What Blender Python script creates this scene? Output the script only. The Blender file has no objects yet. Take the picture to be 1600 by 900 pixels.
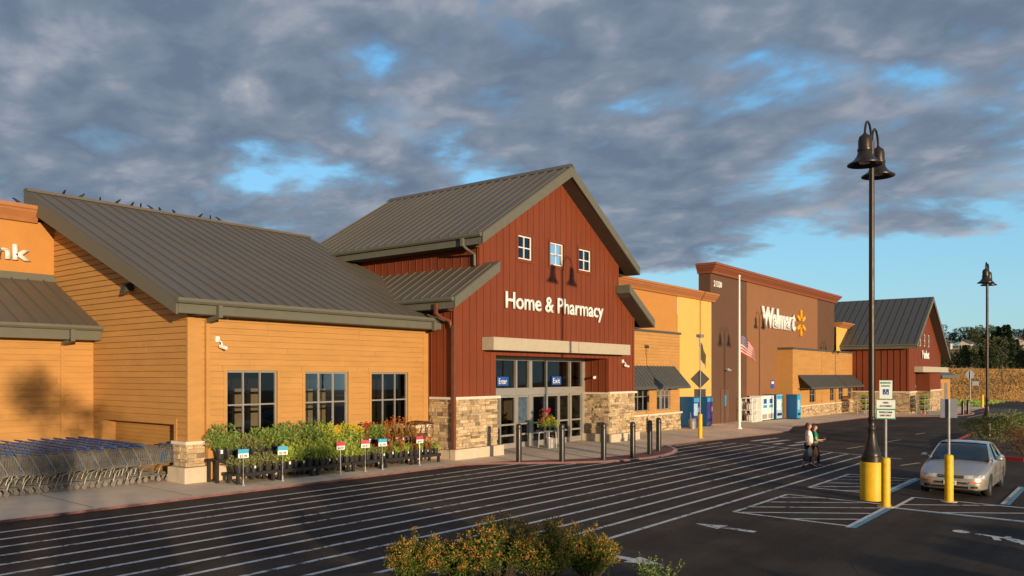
import bpy, bmesh, math, random
from mathutils import Vector, Matrix
R = math.radians
rnd = random.Random(7)
sc = bpy.context.scene
col = sc.collection

# ------------------------------------------------------------ camera, sky, sun, exposure
TH = math.atan(960 / 1242.0); CT, ST = math.cos(TH), math.sin(TH)
cam = bpy.data.objects.new('camera', bpy.data.cameras.new('camera'))
col.objects.link(cam); sc.camera = cam
cam.location = (0, 0, 3.2)
cam.rotation_euler = (R(90), 0, TH - R(90))
cam.data.sensor_width = 36.0
cam.data.lens = 36.0 * 1242 / 1600
cam.data.shift_y = (585 - 450) / 1600
cam.data.clip_start = 0.1; cam.data.clip_end = 3000

SUN_AZ, SUN_EL = R(66.3), R(5.4)          # the way the light travels, measured from +X
sd = Vector((math.cos(SUN_AZ) * math.cos(SUN_EL), math.sin(SUN_AZ) * math.cos(SUN_EL), -math.sin(SUN_EL)))
sl = bpy.data.lights.new('sun', 'SUN'); sl.energy = 4.7; sl.angle = R(0.55); sl.color = (1.0, 0.77, 0.50)
so = bpy.data.objects.new('sun', sl); col.objects.link(so)
so.rotation_euler = sd.to_track_quat('-Z', 'Y').to_euler()

w = bpy.data.worlds.new("World"); sc.world = w; w.use_nodes = True
nt = w.node_tree; N = nt.nodes; L = nt.links; N.clear()
def wn(t, **k):
    n = N.new(t)
    for a, b in k.items(): setattr(n, a, b)
    return n
def wmath(op, a, b=None, clamp=False):
    n = wn('ShaderNodeMath', operation=op, use_clamp=clamp)
    for i, v in enumerate((a, b)):
        if v is None: continue
        if isinstance(v, (int, float)): n.inputs[i].default_value = v
        else: L.new(v, n.inputs[i])
    return n.outputs[0]
def wramp(v, pts):
    n = wn('ShaderNodeValToRGB'); e = n.color_ramp.elements
    while len(e) < len(pts): e.new(0.5)
    for q, (p, c) in zip(e, pts): q.position = p; q.color = (*c, 1) if not isinstance(c, (int, float)) else (c, c, c, 1)
    L.new(v, n.inputs[0]); return n.outputs[0]
sky = wn('ShaderNodeTexSky', sky_type='NISHITA', sun_disc=False, sun_elevation=R(5.4), sun_rotation=R(203.0))
sky.air_density = 1.0; sky.dust_density = 0.6; sky.ozone_density = 2.0
bg1 = wn('ShaderNodeBackground'); bg1.inputs[1].default_value = 0.08
tint = wn('ShaderNodeMix', data_type='RGBA', blend_type='MULTIPLY'); tint.inputs[0].default_value = 1
tint.inputs[7].default_value = (0.86, 1.0, 1.12, 1)
L.new(sky.outputs[0], tint.inputs[6])
tc = wn('ShaderNodeTexCoord'); sep = wn('ShaderNodeSeparateXYZ'); L.new(tc.outputs['Generated'], sep.inputs[0])
blu = wn('ShaderNodeMix', data_type='RGBA', blend_type='ADD'); blu.inputs[0].default_value = 1
L.new(tint.outputs[2], blu.inputs[6]); L.new(wramp(sep.outputs[2], [(0.0, (2.8, 4.9, 5.9)), (0.16, (1.9, 4.4, 6.3)), (0.45, (0.8, 3.4, 7.0)), (1.0, (0.4, 2.0, 4.8))]), blu.inputs[7]); L.new(blu.outputs[2], bg1.inputs[0])
zz = wmath('MAXIMUM', sep.outputs[2], 0.0); zd = wmath('ADD', zz, 0.26)
comb = wn('ShaderNodeCombineXYZ'); L.new(wmath('DIVIDE', sep.outputs[0], zd), comb.inputs[0]); L.new(wmath('DIVIDE', sep.outputs[1], zd), comb.inputs[1])
mp = wn('ShaderNodeMapping'); L.new(comb.outputs[0], mp.inputs[0])
mp.inputs['Rotation'].default_value = (0, 0, R(38)); mp.inputs['Scale'].default_value = (1.0, 0.8, 1)
mp.inputs['Location'].default_value = (3.45, 1.55, 0.0)
def wnoise(scale, detail, rough, dist=0.0, src=None):
    n = wn('ShaderNodeTexNoise'); n.inputs['Scale'].default_value = scale; n.inputs['Detail'].default_value = detail
    n.inputs['Roughness'].default_value = rough; n.inputs['Distortion'].default_value = dist
    L.new(src or mp.outputs[0], n.inputs['Vector']); return n.outputs[0]
big = wnoise(3.0, 9, 0.56, 0.25)
puff = wnoise(7.2, 7, 0.52, 0.2)
broad = wnoise(1.1, 3, 0.5, 0.2)
# the bank of cloud ends above a clear strip over the horizon, lower to the left than to the right
side = wmath('ADD', wmath('MULTIPLY', sep.outputs[0], ST), wmath('MULTIPLY', sep.outputs[1], -CT))
edge = wmath('ADD', wmath('MULTIPLY', side, 0.11), 0.105)
lift = wmath('MULTIPLY', wmath('SUBTRACT', zz, edge), 7.0)
cov = wmath('ADD', wmath('ADD', wmath('ADD', wmath('MULTIPLY', big, 0.8), wmath('MULTIPLY', broad, 0.6)), wmath('MULTIPLY', puff, 0.40)), wmath('MINIMUM', lift, 0.10))
mask = wramp(cov, [(0.0, 0.0), (0.825, 0.0), (0.905, 0.78), (0.97, 1.0)])
thin = wramp(cov, [(0.82, 0.12), (0.98, 0.0)])
shade = wmath('ADD', wmath('ADD', wmath('MULTIPLY', puff, 0.75), wmath('MULTIPLY', big, 0.25)), thin)
cl = wramp(shade, [(0.0, (0.085, 0.122, 0.178)), (0.43, (0.112, 0.154, 0.218)), (0.54, (0.160, 0.200, 0.264)), (0.64, (0.26, 0.285, 0.335)), (0.77, (0.52, 0.485, 0.47))])
bg2 = wn('ShaderNodeBackground'); L.new(cl, bg2.inputs[0]); bg2.inputs[1].default_value = 1.14
mx = wn('ShaderNodeMixShader'); L.new(mask, mx.inputs[0]); L.new(bg1.outputs[0], mx.inputs[1]); L.new(bg2.outputs[0], mx.inputs[2])
wo = wn('ShaderNodeOutputWorld'); L.new(mx.outputs[0], wo.inputs[0])

sc.view_settings.view_transform = 'Standard'; sc.view_settings.look = 'None'
sc.view_settings.exposure = 0.22; sc.view_settings.gamma = 1.0; sc.view_settings.use_curve_mapping = False
sc.render.engine = 'CYCLES'
sc.cycles.max_bounces = 6; sc.cycles.transparent_max_bounces = 12; sc.cycles.caustics_reflective = False; sc.cycles.caustics_refractive = False

# ------------------------------------------------------------ materials
def mat(name, c, rough=0.7, metal=0.0, var=0.15, vscale=3.0, bump=0.0, bscale=60.0, island=None, isl=0.0, spec=0.4, stretch=None, trans=0.0, coat=0.0, dirt=0.0):
    m = bpy.data.materials.new(name); m.use_nodes = True
    t = m.node_tree; n = t.nodes; l = t.links; n.clear()
    o = n.new('ShaderNodeOutputMaterial'); b = n.new('ShaderNodeBsdfPrincipled'); l.new(b.outputs[0], o.inputs[0])
    b.inputs['Roughness'].default_value = rough; b.inputs['Metallic'].default_value = metal
    b.inputs['Specular IOR Level'].default_value = spec
    if coat: b.inputs['Coat Weight'].default_value = coat; b.inputs['Coat Roughness'].default_value = 0.08
    tcn = n.new('ShaderNodeTexCoord'); vec = tcn.outputs['Object']
    if stretch:
        mpn = n.new('ShaderNodeMapping'); mpn.inputs['Scale'].default_value = stretch; l.new(vec, mpn.inputs[0]); vec = mpn.outputs[0]
    base = None
    if island:
        g = n.new('ShaderNodeNewGeometry'); r = n.new('ShaderNodeValToRGB'); r.color_ramp.interpolation = 'LINEAR'
        e = r.color_ramp.elements
        while len(e) < len(island): e.new(0.5)
        for i, (q, cc) in enumerate(zip(e, island)): q.position = i / (len(island) - 1); q.color = (*cc, 1)
        l.new(g.outputs['Random Per Island'], r.inputs[0]); base = r.outputs[0]
    nz = n.new('ShaderNodeTexNoise'); nz.inputs['Scale'].default_value = vscale; nz.inputs['Detail'].default_value = 6; nz.inputs['Roughness'].default_value = 0.65
    l.new(vec, nz.inputs['Vector'])
    mr = n.new('ShaderNodeMapRange'); mr.inputs[1].default_value = 0.3; mr.inputs[2].default_value = 0.7
    mr.inputs[3].default_value = 1 - var; mr.inputs[4].default_value = 1 + var; l.new(nz.outputs[0], mr.inputs[0])
    mxn = n.new('ShaderNodeMix'); mxn.data_type = 'RGBA'; mxn.blend_type = 'MULTIPLY'; mxn.inputs[0].default_value = 1
    if base is None: mxn.inputs[6].default_value = (*c, 1)
    else: l.new(base, mxn.inputs[6])
    l.new(mr.outputs[0], mxn.inputs[7])
    outc = mxn.outputs[2]
    if isl:
        g2 = n.new('ShaderNodeNewGeometry'); mi = n.new('ShaderNodeMapRange'); mi.inputs[3].default_value = 1-isl; mi.inputs[4].default_value = 1+isl; l.new(g2.outputs['Random Per Island'], mi.inputs[0])
        m3 = n.new('ShaderNodeMix'); m3.data_type = 'RGBA'; m3.blend_type = 'MULTIPLY'; m3.inputs[0].default_value = 1; l.new(outc, m3.inputs[6]); l.new(mi.outputs[0], m3.inputs[7]); outc = m3.outputs[2]
    if dirt:
        n2 = n.new('ShaderNodeTexNoise'); n2.inputs['Scale'].default_value = 0.45; n2.inputs['Detail'].default_value = 8; n2.inputs['Roughness'].default_value = 0.7
        l.new(vec, n2.inputs['Vector'])
        r2 = n.new('ShaderNodeValToRGB'); r2.color_ramp.elements[0].position = 0.42; r2.color_ramp.elements[1].position = 0.66
        r2.color_ramp.elements[0].color = (1, 1, 1, 1); k = 1 - dirt; r2.color_ramp.elements[1].color = (k, k, k, 1)
        l.new(n2.outputs[0], r2.inputs[0])
        m2 = n.new('ShaderNodeMix'); m2.data_type = 'RGBA'; m2.blend_type = 'MULTIPLY'; m2.inputs[0].default_value = 1
        l.new(outc, m2.inputs[6]); l.new(r2.outputs[0], m2.inputs[7]); outc = m2.outputs[2]
    l.new(outc, b.inputs['Base Color'])
    rr = n.new('ShaderNodeMapRange'); rr.inputs[1].default_value = 0.3; rr.inputs[2].default_value = 0.7
    rr.inputs[3].default_value = max(0.02, rough - 0.08); rr.inputs[4].default_value = min(1, rough + 0.08)
    l.new(nz.outputs[0], rr.inputs[0]); l.new(rr.outputs[0], b.inputs['Roughness'])
    if bump:
        nb = n.new('ShaderNodeTexNoise'); nb.inputs['Scale'].default_value = bscale; nb.inputs['Detail'].default_value = 4; l.new(vec, nb.inputs['Vector'])
        bp = n.new('ShaderNodeBump'); bp.inputs['Strength'].default_value = bump; bp.inputs['Distance'].default_value = 0.02 if name != 'asphalt' else 0.05
        l.new(nb.outputs[0], bp.inputs['Height']); l.new(bp.outputs[0], b.inputs['Normal'])
    if trans:
        tr = n.new('ShaderNodeBsdfTranslucent'); l.new(outc, tr.inputs[0]); ms = n.new('ShaderNodeMixShader'); ms.inputs[0].default_value = trans
        l.new(b.outputs[0], ms.inputs[1]); l.new(tr.outputs[0], ms.inputs[2]); l.new(ms.outputs[0], o.inputs[0])
    return m
def glassmat(name, tintc=(0.5, 0.55, 0.55), refl=0.12, dark=0.0):
    m = bpy.data.materials.new(name); m.use_nodes = True; t = m.node_tree; n = t.nodes; l = t.links; n.clear()
    o = n.new('ShaderNodeOutputMaterial'); tr = n.new('ShaderNodeBsdfTransparent'); tr.inputs[0].default_value = (*tintc, 1)
    gl = n.new('ShaderNodeBsdfGlossy'); gl.inputs['Roughness'].default_value = 0.02; gl.inputs[0].default_value = (0.9, 0.95, 1, 1)
    fr = n.new('ShaderNodeFresnel'); fr.inputs[0].default_value = 1.5
    ad = n.new('ShaderNodeMath'); ad.operation = 'ADD'; ad.inputs[1].default_value = refl - 0.04; l.new(fr.outputs[0], ad.inputs[0])
    ms = n.new('ShaderNodeMixShader'); l.new(ad.outputs[0], ms.inputs[0]); l.new(tr.outputs[0], ms.inputs[1]); l.new(gl.outputs[0], ms.inputs[2])
    l.new(ms.outputs[0], o.inputs[0]); return m
def asphaltmat():
    m = mat('asphalt', (0.056, 0.0435, 0.034), 0.85, var=0.18, vscale=0.8, bump=1.0, bscale=55, spec=0.25)
    t = m.node_tree; n = t.nodes; l = t.links; b = next(q for q in n if q.type == 'BSDF_PRINCIPLED'); src = b.inputs['Base Color'].links[0].from_socket
    tcn = n.new('ShaderNodeTexCoord')
    def layer(src, scale, stretch, p0, p1, c0, c1, detail=6, kind='noise'):
        mp_ = n.new('ShaderNodeMapping'); mp_.inputs['Scale'].default_value = stretch; l.new(tcn.outputs['Object'], mp_.inputs[0])
        if kind == 'noise': z = n.new('ShaderNodeTexNoise'); z.inputs['Detail'].default_value = detail; z.inputs['Roughness'].default_value = 0.65; o = z.outputs[0]
        else: z = n.new('ShaderNodeTexVoronoi'); z.feature = 'DISTANCE_TO_EDGE' if kind == 'crack' else 'F1'; o = z.outputs['Distance']
        z.inputs['Scale'].default_value = scale; l.new(mp_.outputs[0], z.inputs['Vector'])
        r = n.new('ShaderNodeValToRGB'); e = r.color_ramp.elements; e[0].position = p0; e[1].position = p1; e[0].color = (c0, c0, c0, 1); e[1].color = (c1, c1, c1, 1); l.new(o, r.inputs[0])
        x = n.new('ShaderNodeMix'); x.data_type = 'RGBA'; x.blend_type = 'MULTIPLY'; x.inputs[0].default_value = 1; l.new(src, x.inputs[6]); l.new(r.outputs[0], x.inputs[7]); return x.outputs[2]
    src = layer(src, 0.9, (0.05, 0.8, 1), 0.35, 0.65, 0.68, 1.35)          # wheel paths along the lane
    src = layer(src, 0.35, (1, 1, 1), 0.44, 0.56, 1.15, 0.76)              # patches
    src = layer(src, 26, (1, 1, 1), 0.3, 0.7, 0.80, 1.25, 2)              # aggregate
    src = layer(src, 0.55, (1, 1, 1), 0.02, 0.10, 0.42, 1.0, kind='spot')
    src = layer(src, 0.16, (1, 1.3, 1), 0.0, 0.004, 0.45, 1.0, kind='crack')  # oil drips
    l.new(src, b.inputs['Base Color']); return m
def paintmat(name, c, wear):
    m = mat(name, c, 0.8, var=0.25, vscale=6)
    t = m.node_tree; n = t.nodes; l = t.links; b = next(q for q in n if q.type == 'BSDF_PRINCIPLED'); src = b.inputs['Base Color'].links[0].from_socket
    tcn = n.new('ShaderNodeTexCoord'); z = n.new('ShaderNodeTexNoise'); z.inputs['Scale'].default_value = 5.0; z.inputs['Detail'].default_value = 8; z.inputs['Roughness'].default_value = 0.75; l.new(tcn.outputs['Object'], z.inputs['Vector'])
    y = n.new('ShaderNodeTexNoise'); y.inputs['Scale'].default_value = 0.5; y.inputs['Detail'].default_value = 3; l.new(tcn.outputs['Object'], y.inputs['Vector'])
    a = n.new('ShaderNodeMath'); a.operation = 'MULTIPLY_ADD'; a.inputs[1].default_value = 0.45; l.new(y.outputs[0], a.inputs[0]); l.new(z.outputs[0], a.inputs[2])
    r = n.new('ShaderNodeValToRGB'); e = r.color_ramp.elements; e[0].position = wear; e[1].position = wear+0.07; l.new(a.outputs[0], r.inputs[0])
    x = n.new('ShaderNodeMix'); x.data_type = 'RGBA'; l.new(r.outputs[0], x.inputs[0]); l.new(src, x.inputs[6]); x.inputs[7].default_value = (0.075, 0.065, 0.058, 1); l.new(x.outputs[2], b.inputs['Base Color']); return m
M = dict(
 asphalt=asphaltmat(),
 concrete=mat('pavement_concrete', (0.82, 0.625, 0.425), 0.85, var=0.10, vscale=1.6, bump=0.15, bscale=60, dirt=0.16),
 plinth=mat('plinth_concrete', (0.55, 0.45, 0.33), 0.85, var=0.10, vscale=3, bump=0.2),
 kerbtop=mat('kerb_concrete', (0.70, 0.54, 0.40), 0.85, var=0.15, vscale=3),
 kerbred=mat('red_kerb_paint', (0.20, 0.085, 0.075), 0.85, var=0.35, vscale=5),
 kerbred2=mat('bright_red_kerb_paint', (0.50, 0.035, 0.03), 0.7, var=0.2, vscale=3),
 tactile=mat('tactile_paving', (0.21, 0.085, 0.075), 0.85, var=0.2, vscale=3, bump=0.4, bscale=90),
 line=paintmat('white_road_paint', (0.66, 0.615, 0.57), 0.78),
 lineb=paintmat('blue_road_paint', (0.13, 0.30, 0.40), 0.80),
 linered=mat('yellow_road_paint', (0.6, 0.45, 0.18), 0.8, var=0.3, vscale=9),
 ochre=mat('ochre_siding', (0.475, 0.242, 0.070), 0.72, var=0.07, vscale=1.2, stretch=(1, 1, 4), dirt=0.09, isl=0.03),
 ochre2=mat('ochre_panel', (0.48, 0.215, 0.050), 0.75, var=0.06, vscale=2),
 yellow=mat('yellow_panel', (0.72, 0.41, 0.105), 0.75, var=0.05, vscale=2),
 red=mat('barn_red_siding', (0.185, 0.040, 0.0125), 0.65, var=0.10, vscale=1.2, stretch=(4, 4, 0.7), dirt=0.1),
 brownd=mat('dark_brown_panel', (0.115, 0.056, 0.030), 0.75, var=0.06, vscale=1.5, dirt=0.06),
 brownm=mat('brown_panel', (0.25, 0.112, 0.046), 0.75, var=0.05, vscale=1.5, dirt=0.05),
 cornice=mat('brown_cornice', (0.38, 0.155, 0.055), 0.65, var=0.08),
 cornice2=mat('red_brown_cornice', (0.24, 0.075, 0.034), 0.65, var=0.08),
 roof=mat('standing_seam_roof', (0.132, 0.112, 0.085), 0.5, metal=0.12, var=0.09, vscale=0.9, dirt=0.14),
 roof2=mat('dark_awning_metal', (0.085, 0.083, 0.075), 0.55, metal=0.1, var=0.08),
 fascia=mat('grey_green_fascia', (0.122, 0.118, 0.090), 0.6, var=0.07),
 soffit=mat('brown_soffit', (0.08, 0.055, 0.035), 0.8),
 white=mat('white_paint', (0.80, 0.78, 0.74), 0.5, var=0.03),
 cap=mat('pale_stone_cap', (0.66, 0.58, 0.47), 0.7, var=0.08),
 canopy=mat('beige_canopy', (0.45, 0.385, 0.285), 0.55, var=0.05),
 alu=mat('aluminium_frame', (0.40, 0.37, 0.33), 0.4, metal=0.45, var=0.05),
 alud=mat('dull_metal', (0.30, 0.29, 0.28), 0.45, metal=0.5),
 door=mat('brown_metal_door', (0.14, 0.068, 0.04), 0.5),
 stone=mat('ledge_stone', (0.4, 0.3, 0.2), 0.9, var=0.25, vscale=9, bump=0.5, bscale=35,
   island=[(0.30, 0.19, 0.10), (0.55, 0.39, 0.21), (0.20, 0.135, 0.085), (0.62, 0.47, 0.28), (0.44, 0.31, 0.17), (0.58, 0.42, 0.24), (0.26, 0.20, 0.14), (0.66, 0.50, 0.31)]),
 mortar=mat('stone_backing', (0.12, 0.085, 0.055), 0.95),
 blackm=mat('black_bollard_paint', (0.022, 0.020, 0.018), 0.35, var=0.1, spec=0.5),
 blackw=mat('black_stained_timber', (0.02, 0.018, 0.017), 0.7),
 bronze=mat('bronze_lamp_paint', (0.032, 0.024, 0.019), 0.38, metal=0.35, spec=0.5),
 yel=mat('yellow_safety_paint', (0.80, 0.46, 0.012), 0.5, var=0.12, vscale=4, dirt=0.35),
 galv=mat('galvanised_post', (0.48, 0.46, 0.43), 0.42, metal=0.6),
 signw=mat('white_sign_face', (0.80, 0.80, 0.74), 0.4, var=0.03),
 green=mat('green_sign_paint', (0.05, 0.30, 0.17), 0.5),
 blue=mat('blue_sign_paint', (0.02, 0.09, 0.36), 0.45),
 teal=mat('cyan_sign_paint', (0.03, 0.33, 0.55), 0.5),
 redp=mat('red_sign_paint', (0.55, 0.05, 0.09), 0.5),
 ink=mat('black_print', (0.02, 0.02, 0.02), 0.6),
 signback=mat('grey_sign_back', (0.20, 0.215, 0.25), 0.7, metal=0.0),
 signdark=mat('dark_sign_back', (0.050, 0.045, 0.038), 0.75, metal=0.0),
 cartm=mat('cart_wire', (0.27, 0.25, 0.215), 0.5, metal=0.5),
 cartb=mat('blue_cart_plastic', (0.02, 0.085, 0.30), 0.45),
 rubber=mat('dark_rubber', (0.022, 0.021, 0.02), 0.8),
 wheel=mat('grey_wheel', (0.20, 0.18, 0.16), 0.6),
 paint=mat('silver_car_paint', (0.47, 0.435, 0.39), 0.30, metal=0.6, var=0.0, coat=0.5),
 cglass=mat('car_glass', (0.012, 0.022, 0.03), 0.04, spec=0.75, var=0.02),
 lens=mat('headlight_lens', (0.55, 0.53, 0.50), 0.34, metal=0.1, spec=0.5),
 amber=mat('amber_lens', (0.65, 0.16, 0.02), 0.25),
 grille=mat('black_grille', (0.012, 0.012, 0.013), 0.5),
 rim=mat('alloy_rim', (0.50, 0.47, 0.44), 0.3, metal=0.8),
 gold=mat('yellow_orange_sign', (0.85, 0.40, 0.02), 0.5),
 vblue=mat('blue_vending_side', (0.012, 0.085, 0.22), 0.35, var=0.15, vscale=8),
 vpurp=mat('purple_vending_front', (0.045, 0.04, 0.20), 0.3),
 vlight=mat('pale_vending_print', (0.35, 0.55, 0.70), 0.35, var=0.4, vscale=6),
 skin=mat('skin', (0.50, 0.27, 0.18), 0.55, var=0.05), hair=mat('brown_hair', (0.055, 0.022, 0.012), 0.6, var=0.2, vscale=30),
 tee=mat('white_cotton', (0.80, 0.74, 0.74), 0.85, var=0.04), gtee=mat('green_cotton', (0.012, 0.22, 0.085), 0.85),
 denim=mat('dark_cloth', (0.018, 0.018, 0.026), 0.85), bagw=mat('thin_plastic_bag', (0.55, 0.50, 0.46), 0.4, var=0.3, vscale=9, trans=0.3),
 bago=mat('orange_bag', (0.62, 0.22, 0.05), 0.5, var=0.4, vscale=10), bagd=mat('dark_bag', (0.05, 0.055, 0.07), 0.5, var=0.4, vscale=10),
 bird=mat('black_feathers', (0.015, 0.013, 0.012), 0.7),
 bark=mat('bark', (0.07, 0.048, 0.032), 0.95, var=0.3, vscale=6), soil=mat('mulch', (0.06, 0.04, 0.028), 0.95, var=0.3, vscale=8, bump=0.8, bscale=40),
 pot=mat('black_plastic_pot', (0.025, 0.023, 0.022), 0.5), tag=mat('white_plant_tag', (0.75, 0.75, 0.75), 0.5),
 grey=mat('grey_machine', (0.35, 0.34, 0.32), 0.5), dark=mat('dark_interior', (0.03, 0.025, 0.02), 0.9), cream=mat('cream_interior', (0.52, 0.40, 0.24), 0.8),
 hroof=mat('house_roof', (0.10, 0.09, 0.085), 0.9), hwall=mat('house_wall', (0.55, 0.50, 0.44), 0.85),
 glass=glassmat('window_glass', (0.50, 0.51, 0.50), 0.05), glassd=glassmat('door_glass', (0.30, 0.30, 0.29), 0.035), pipe=mat('red_brown_pipe', (0.15, 0.05, 0.026), 0.55), cone=mat('orange_cone', (0.80, 0.16, 0.02), 0.5), tan=mat('brown_garden_metal', (0.10, 0.048, 0.022), 0.6),
 flagr=mat('flag_red', (0.42, 0.03, 0.035), 0.8), flagw=mat('flag_white', (0.62, 0.52, 0.48), 0.8), flagb=mat('flag_blue', (0.02, 0.03, 0.13), 0.8),
 poster=mat('door_poster', (0.06, 0.09, 0.13), 0.6, var=0.6, vscale=5),
)
def leafm(name, cols, rough=0.6): return mat(name, cols[0], rough, var=0.12, vscale=2, island=cols, trans=0.22, spec=0.3)
LF = dict(
 lush=leafm('lush_leaves', [(0.269, 0.367, 0.057), (0.466, 0.550, 0.095), (0.179, 0.276, 0.048), (0.573, 0.612, 0.128)]),
 dark=leafm('dark_leaves', [(0.111, 0.209, 0.052), (0.216, 0.343, 0.072), (0.152, 0.229, 0.049), (0.300, 0.381, 0.090)]),
 herb=leafm('grey_green_leaves', [(0.182, 0.204, 0.073), (0.312, 0.312, 0.107), (0.130, 0.156, 0.053), (0.364, 0.336, 0.144)]),
 lime=leafm('lime_leaves', [(0.330, 0.429, 0.050), (0.198, 0.297, 0.042), (0.429, 0.495, 0.066)]),
 spike=leafm('reddish_leaves', [(0.272, 0.096, 0.032), (0.160, 0.112, 0.032), (0.368, 0.160, 0.048), (0.128, 0.144, 0.032)]),
 yfl=leafm('yellow_petals', [(0.75, 0.52, 0.03), (0.85, 0.66, 0.10), (0.65, 0.42, 0.02)]),
 rfl=leafm('red_petals', [(0.55, 0.03, 0.02), (0.70, 0.07, 0.03), (0.45, 0.02, 0.03)]),
 ofl=leafm('orange_petals', [(0.65, 0.22, 0.03), (0.50, 0.12, 0.03), (0.70, 0.36, 0.06)]),
 pfl=leafm('pink_petals', [(0.65, 0.05, 0.10), (0.55, 0.03, 0.07)]),
 spirea=leafm('spirea_leaves', [(0.060, 0.116, 0.013), (0.114, 0.179, 0.022), (0.045, 0.084, 0.011), (0.152, 0.158, 0.022), (0.084, 0.137, 0.015)]),
 spiretip=leafm('spirea_tips', [(0.510, 0.210, 0.045), (0.390, 0.240, 0.038), (0.600, 0.300, 0.068), (0.420, 0.135, 0.045)]),
 shrub=leafm('shrub_leaves', [(0.149, 0.176, 0.041), (0.243, 0.257, 0.074), (0.101, 0.128, 0.027), (0.297, 0.284, 0.101)]),
 redshrub=leafm('barberry_leaves', [(0.208, 0.072, 0.039), (0.130, 0.065, 0.033), (0.260, 0.104, 0.046), (0.156, 0.117, 0.033)]),
 conifer=leafm('conifer_needles', [(0.030, 0.051, 0.022), (0.048, 0.072, 0.029), (0.021, 0.039, 0.018), (0.068, 0.083, 0.032)]),
 broad=leafm('broadleaf_leaves', [(0.053, 0.075, 0.025), (0.090, 0.105, 0.034), (0.038, 0.057, 0.020), (0.112, 0.112, 0.043)]),
)

# ------------------------------------------------------------ mesh helpers
def wloc(o):
    v = Vector((0, 0, 0))
    while o is not None: v = v + o.location; o = o.parent
    return v
class MB:
    def __init__(s): s.v = []; s.f = []; s.m = []; s.mi = 0
    def add(s, vs, fs):
        k = len(s.v); s.v += [tuple(p) for p in vs]; s.f += [tuple(k + i for i in f) for f in fs]; s.m += [s.mi] * len(fs); return s
    def quad(s, *p): return s.add(p, [tuple(range(len(p)))])
    def box(s, x0, y0, z0, x1, y1, z1):
        return s.add([(x0,y0,z0),(x1,y0,z0),(x1,y1,z0),(x0,y1,z0),(x0,y0,z1),(x1,y0,z1),(x1,y1,z1),(x0,y1,z1)],
                     [(0,3,2,1),(4,5,6,7),(0,1,5,4),(1,2,6,5),(2,3,7,6),(3,0,4,7)])
    def cbox(s, x, y, z, a, b, c): return s.box(x-a/2, y-b/2, z-c/2, x+a/2, y+b/2, z+c/2)
    def prism(s, poly, ax, a, b):
        n = len(poly); f = {'x': lambda p, t: (t, p[0], p[1]), 'y': lambda p, t: (p[0], t, p[1]), 'z': lambda p, t: (p[0], p[1], t)}[ax]
        vs = [f(p, a) for p in poly] + [f(p, b) for p in poly]
        return s.add(vs, [tuple(range(n)), tuple(range(2*n-1, n-1, -1))] + [(i, (i+1) % n, n+(i+1) % n, n+i) for i in range(n)])
    def tube(s, path, r, n=8, cap=True):
        path = [Vector(p) for p in path]; rs = r if isinstance(r, (list, tuple)) else [r]*len(path); vs = []; up = Vector((0, 0, 1)); px = None
        for i, p in enumerate(path):
            t = (path[min(i+1, len(path)-1)] - path[max(i-1, 0)]).normalized()
            if px is None:
                q = up if abs(t.z) < 0.9 else Vector((1, 0, 0)); x = t.cross(q).normalized()
            else: x = (px - t * px.dot(t)).normalized()
            px = x; y = t.cross(x)
            for k in range(n):
                a = 2*math.pi*k/n; vs.append(p + (x*math.cos(a) + y*math.sin(a))*rs[i])
        fs = [(i*n+k, i*n+(k+1) % n, (i+1)*n+(k+1) % n, (i+1)*n+k) for i in range(len(path)-1) for k in range(n)]
        if cap: fs += [tuple(range(n-1, -1, -1)), tuple((len(path)-1)*n+k for k in range(n))]
        return s.add(vs, fs)
    def lathe(s, prof, c=(0, 0, 0), n=16, cap=True):
        vs = []
        for r, z in prof:
            for k in range(n):
                a = 2*math.pi*k/n; vs.append((c[0]+r*math.cos(a), c[1]+r*math.sin(a), c[2]+z))
        fs = [(i*n+k, i*n+(k+1) % n, (i+1)*n+(k+1) % n, (i+1)*n+k) for i in range(len(prof)-1) for k in range(n)]
        if cap: fs += [tuple(range(n-1, -1, -1)), tuple((len(prof)-1)*n+k for k in range(n))]
        return s.add(vs, fs)
    def blob(s, c, r, n=8, m=6, jit=0.0, g=rnd):
        rx, ry, rz = r if isinstance(r, (tuple, list)) else (r, r, r); vs = []
        for i in range(m+1):
            t = math.pi*i/m
            for k in range(n):
                a = 2*math.pi*k/n; j = 1 + g.uniform(-jit, jit)
                vs.append((c[0]+rx*j*math.sin(t)*math.cos(a), c[1]+ry*j*math.sin(t)*math.sin(a), c[2]+rz*j*math.cos(t)))
        return s.add(vs, [(i*n+k, (i+1)*n+k, (i+1)*n+(k+1) % n, i*n+(k+1) % n) for i in range(m) for k in range(n)])
    def build(s, name, m, parent=None, smooth=False, label=None, normals=True):
        me = bpy.data.meshes.new(name)
        off = wloc(parent) if parent is not None else Vector((0, 0, 0))
        me.from_pydata([tuple(Vector(p) - off) for p in s.v], [], s.f)
        for x in (m if isinstance(m, (list, tuple)) else [m]): me.materials.append(x)
        if isinstance(m, (list, tuple)):
            for p, i in zip(me.polygons, s.m): p.material_index = i
        if normals:
            bm = bmesh.new(); bm.from_mesh(me); bmesh.ops.recalc_face_normals(bm, faces=bm.faces); bm.to_mesh(me); bm.free()
        if smooth:
            for p in me.polygons: p.use_smooth = True
            try: me.set_sharp_from_angle(angle=R(40))
            except Exception: pass
        me.update()
        o = bpy.data.objects.new(name, me); col.objects.link(o)
        if parent is not None: o.parent = parent
        if label: o['label'] = label
        return o
def tagit(o, label=None, cat=None, group=None, kind=None):
    if label: o['label'] = label
    if cat: o['category'] = cat
    if group: o['group'] = group
    if kind: o['kind'] = kind
    return o
def thing(name, label, cat, loc=(0, 0, 0), group=None):
    o = bpy.data.objects.new(name, None); col.objects.link(o); o.location = loc; o.empty_display_size = 0.2
    return tagit(o, label, cat, group)
KIDS = {}
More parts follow.
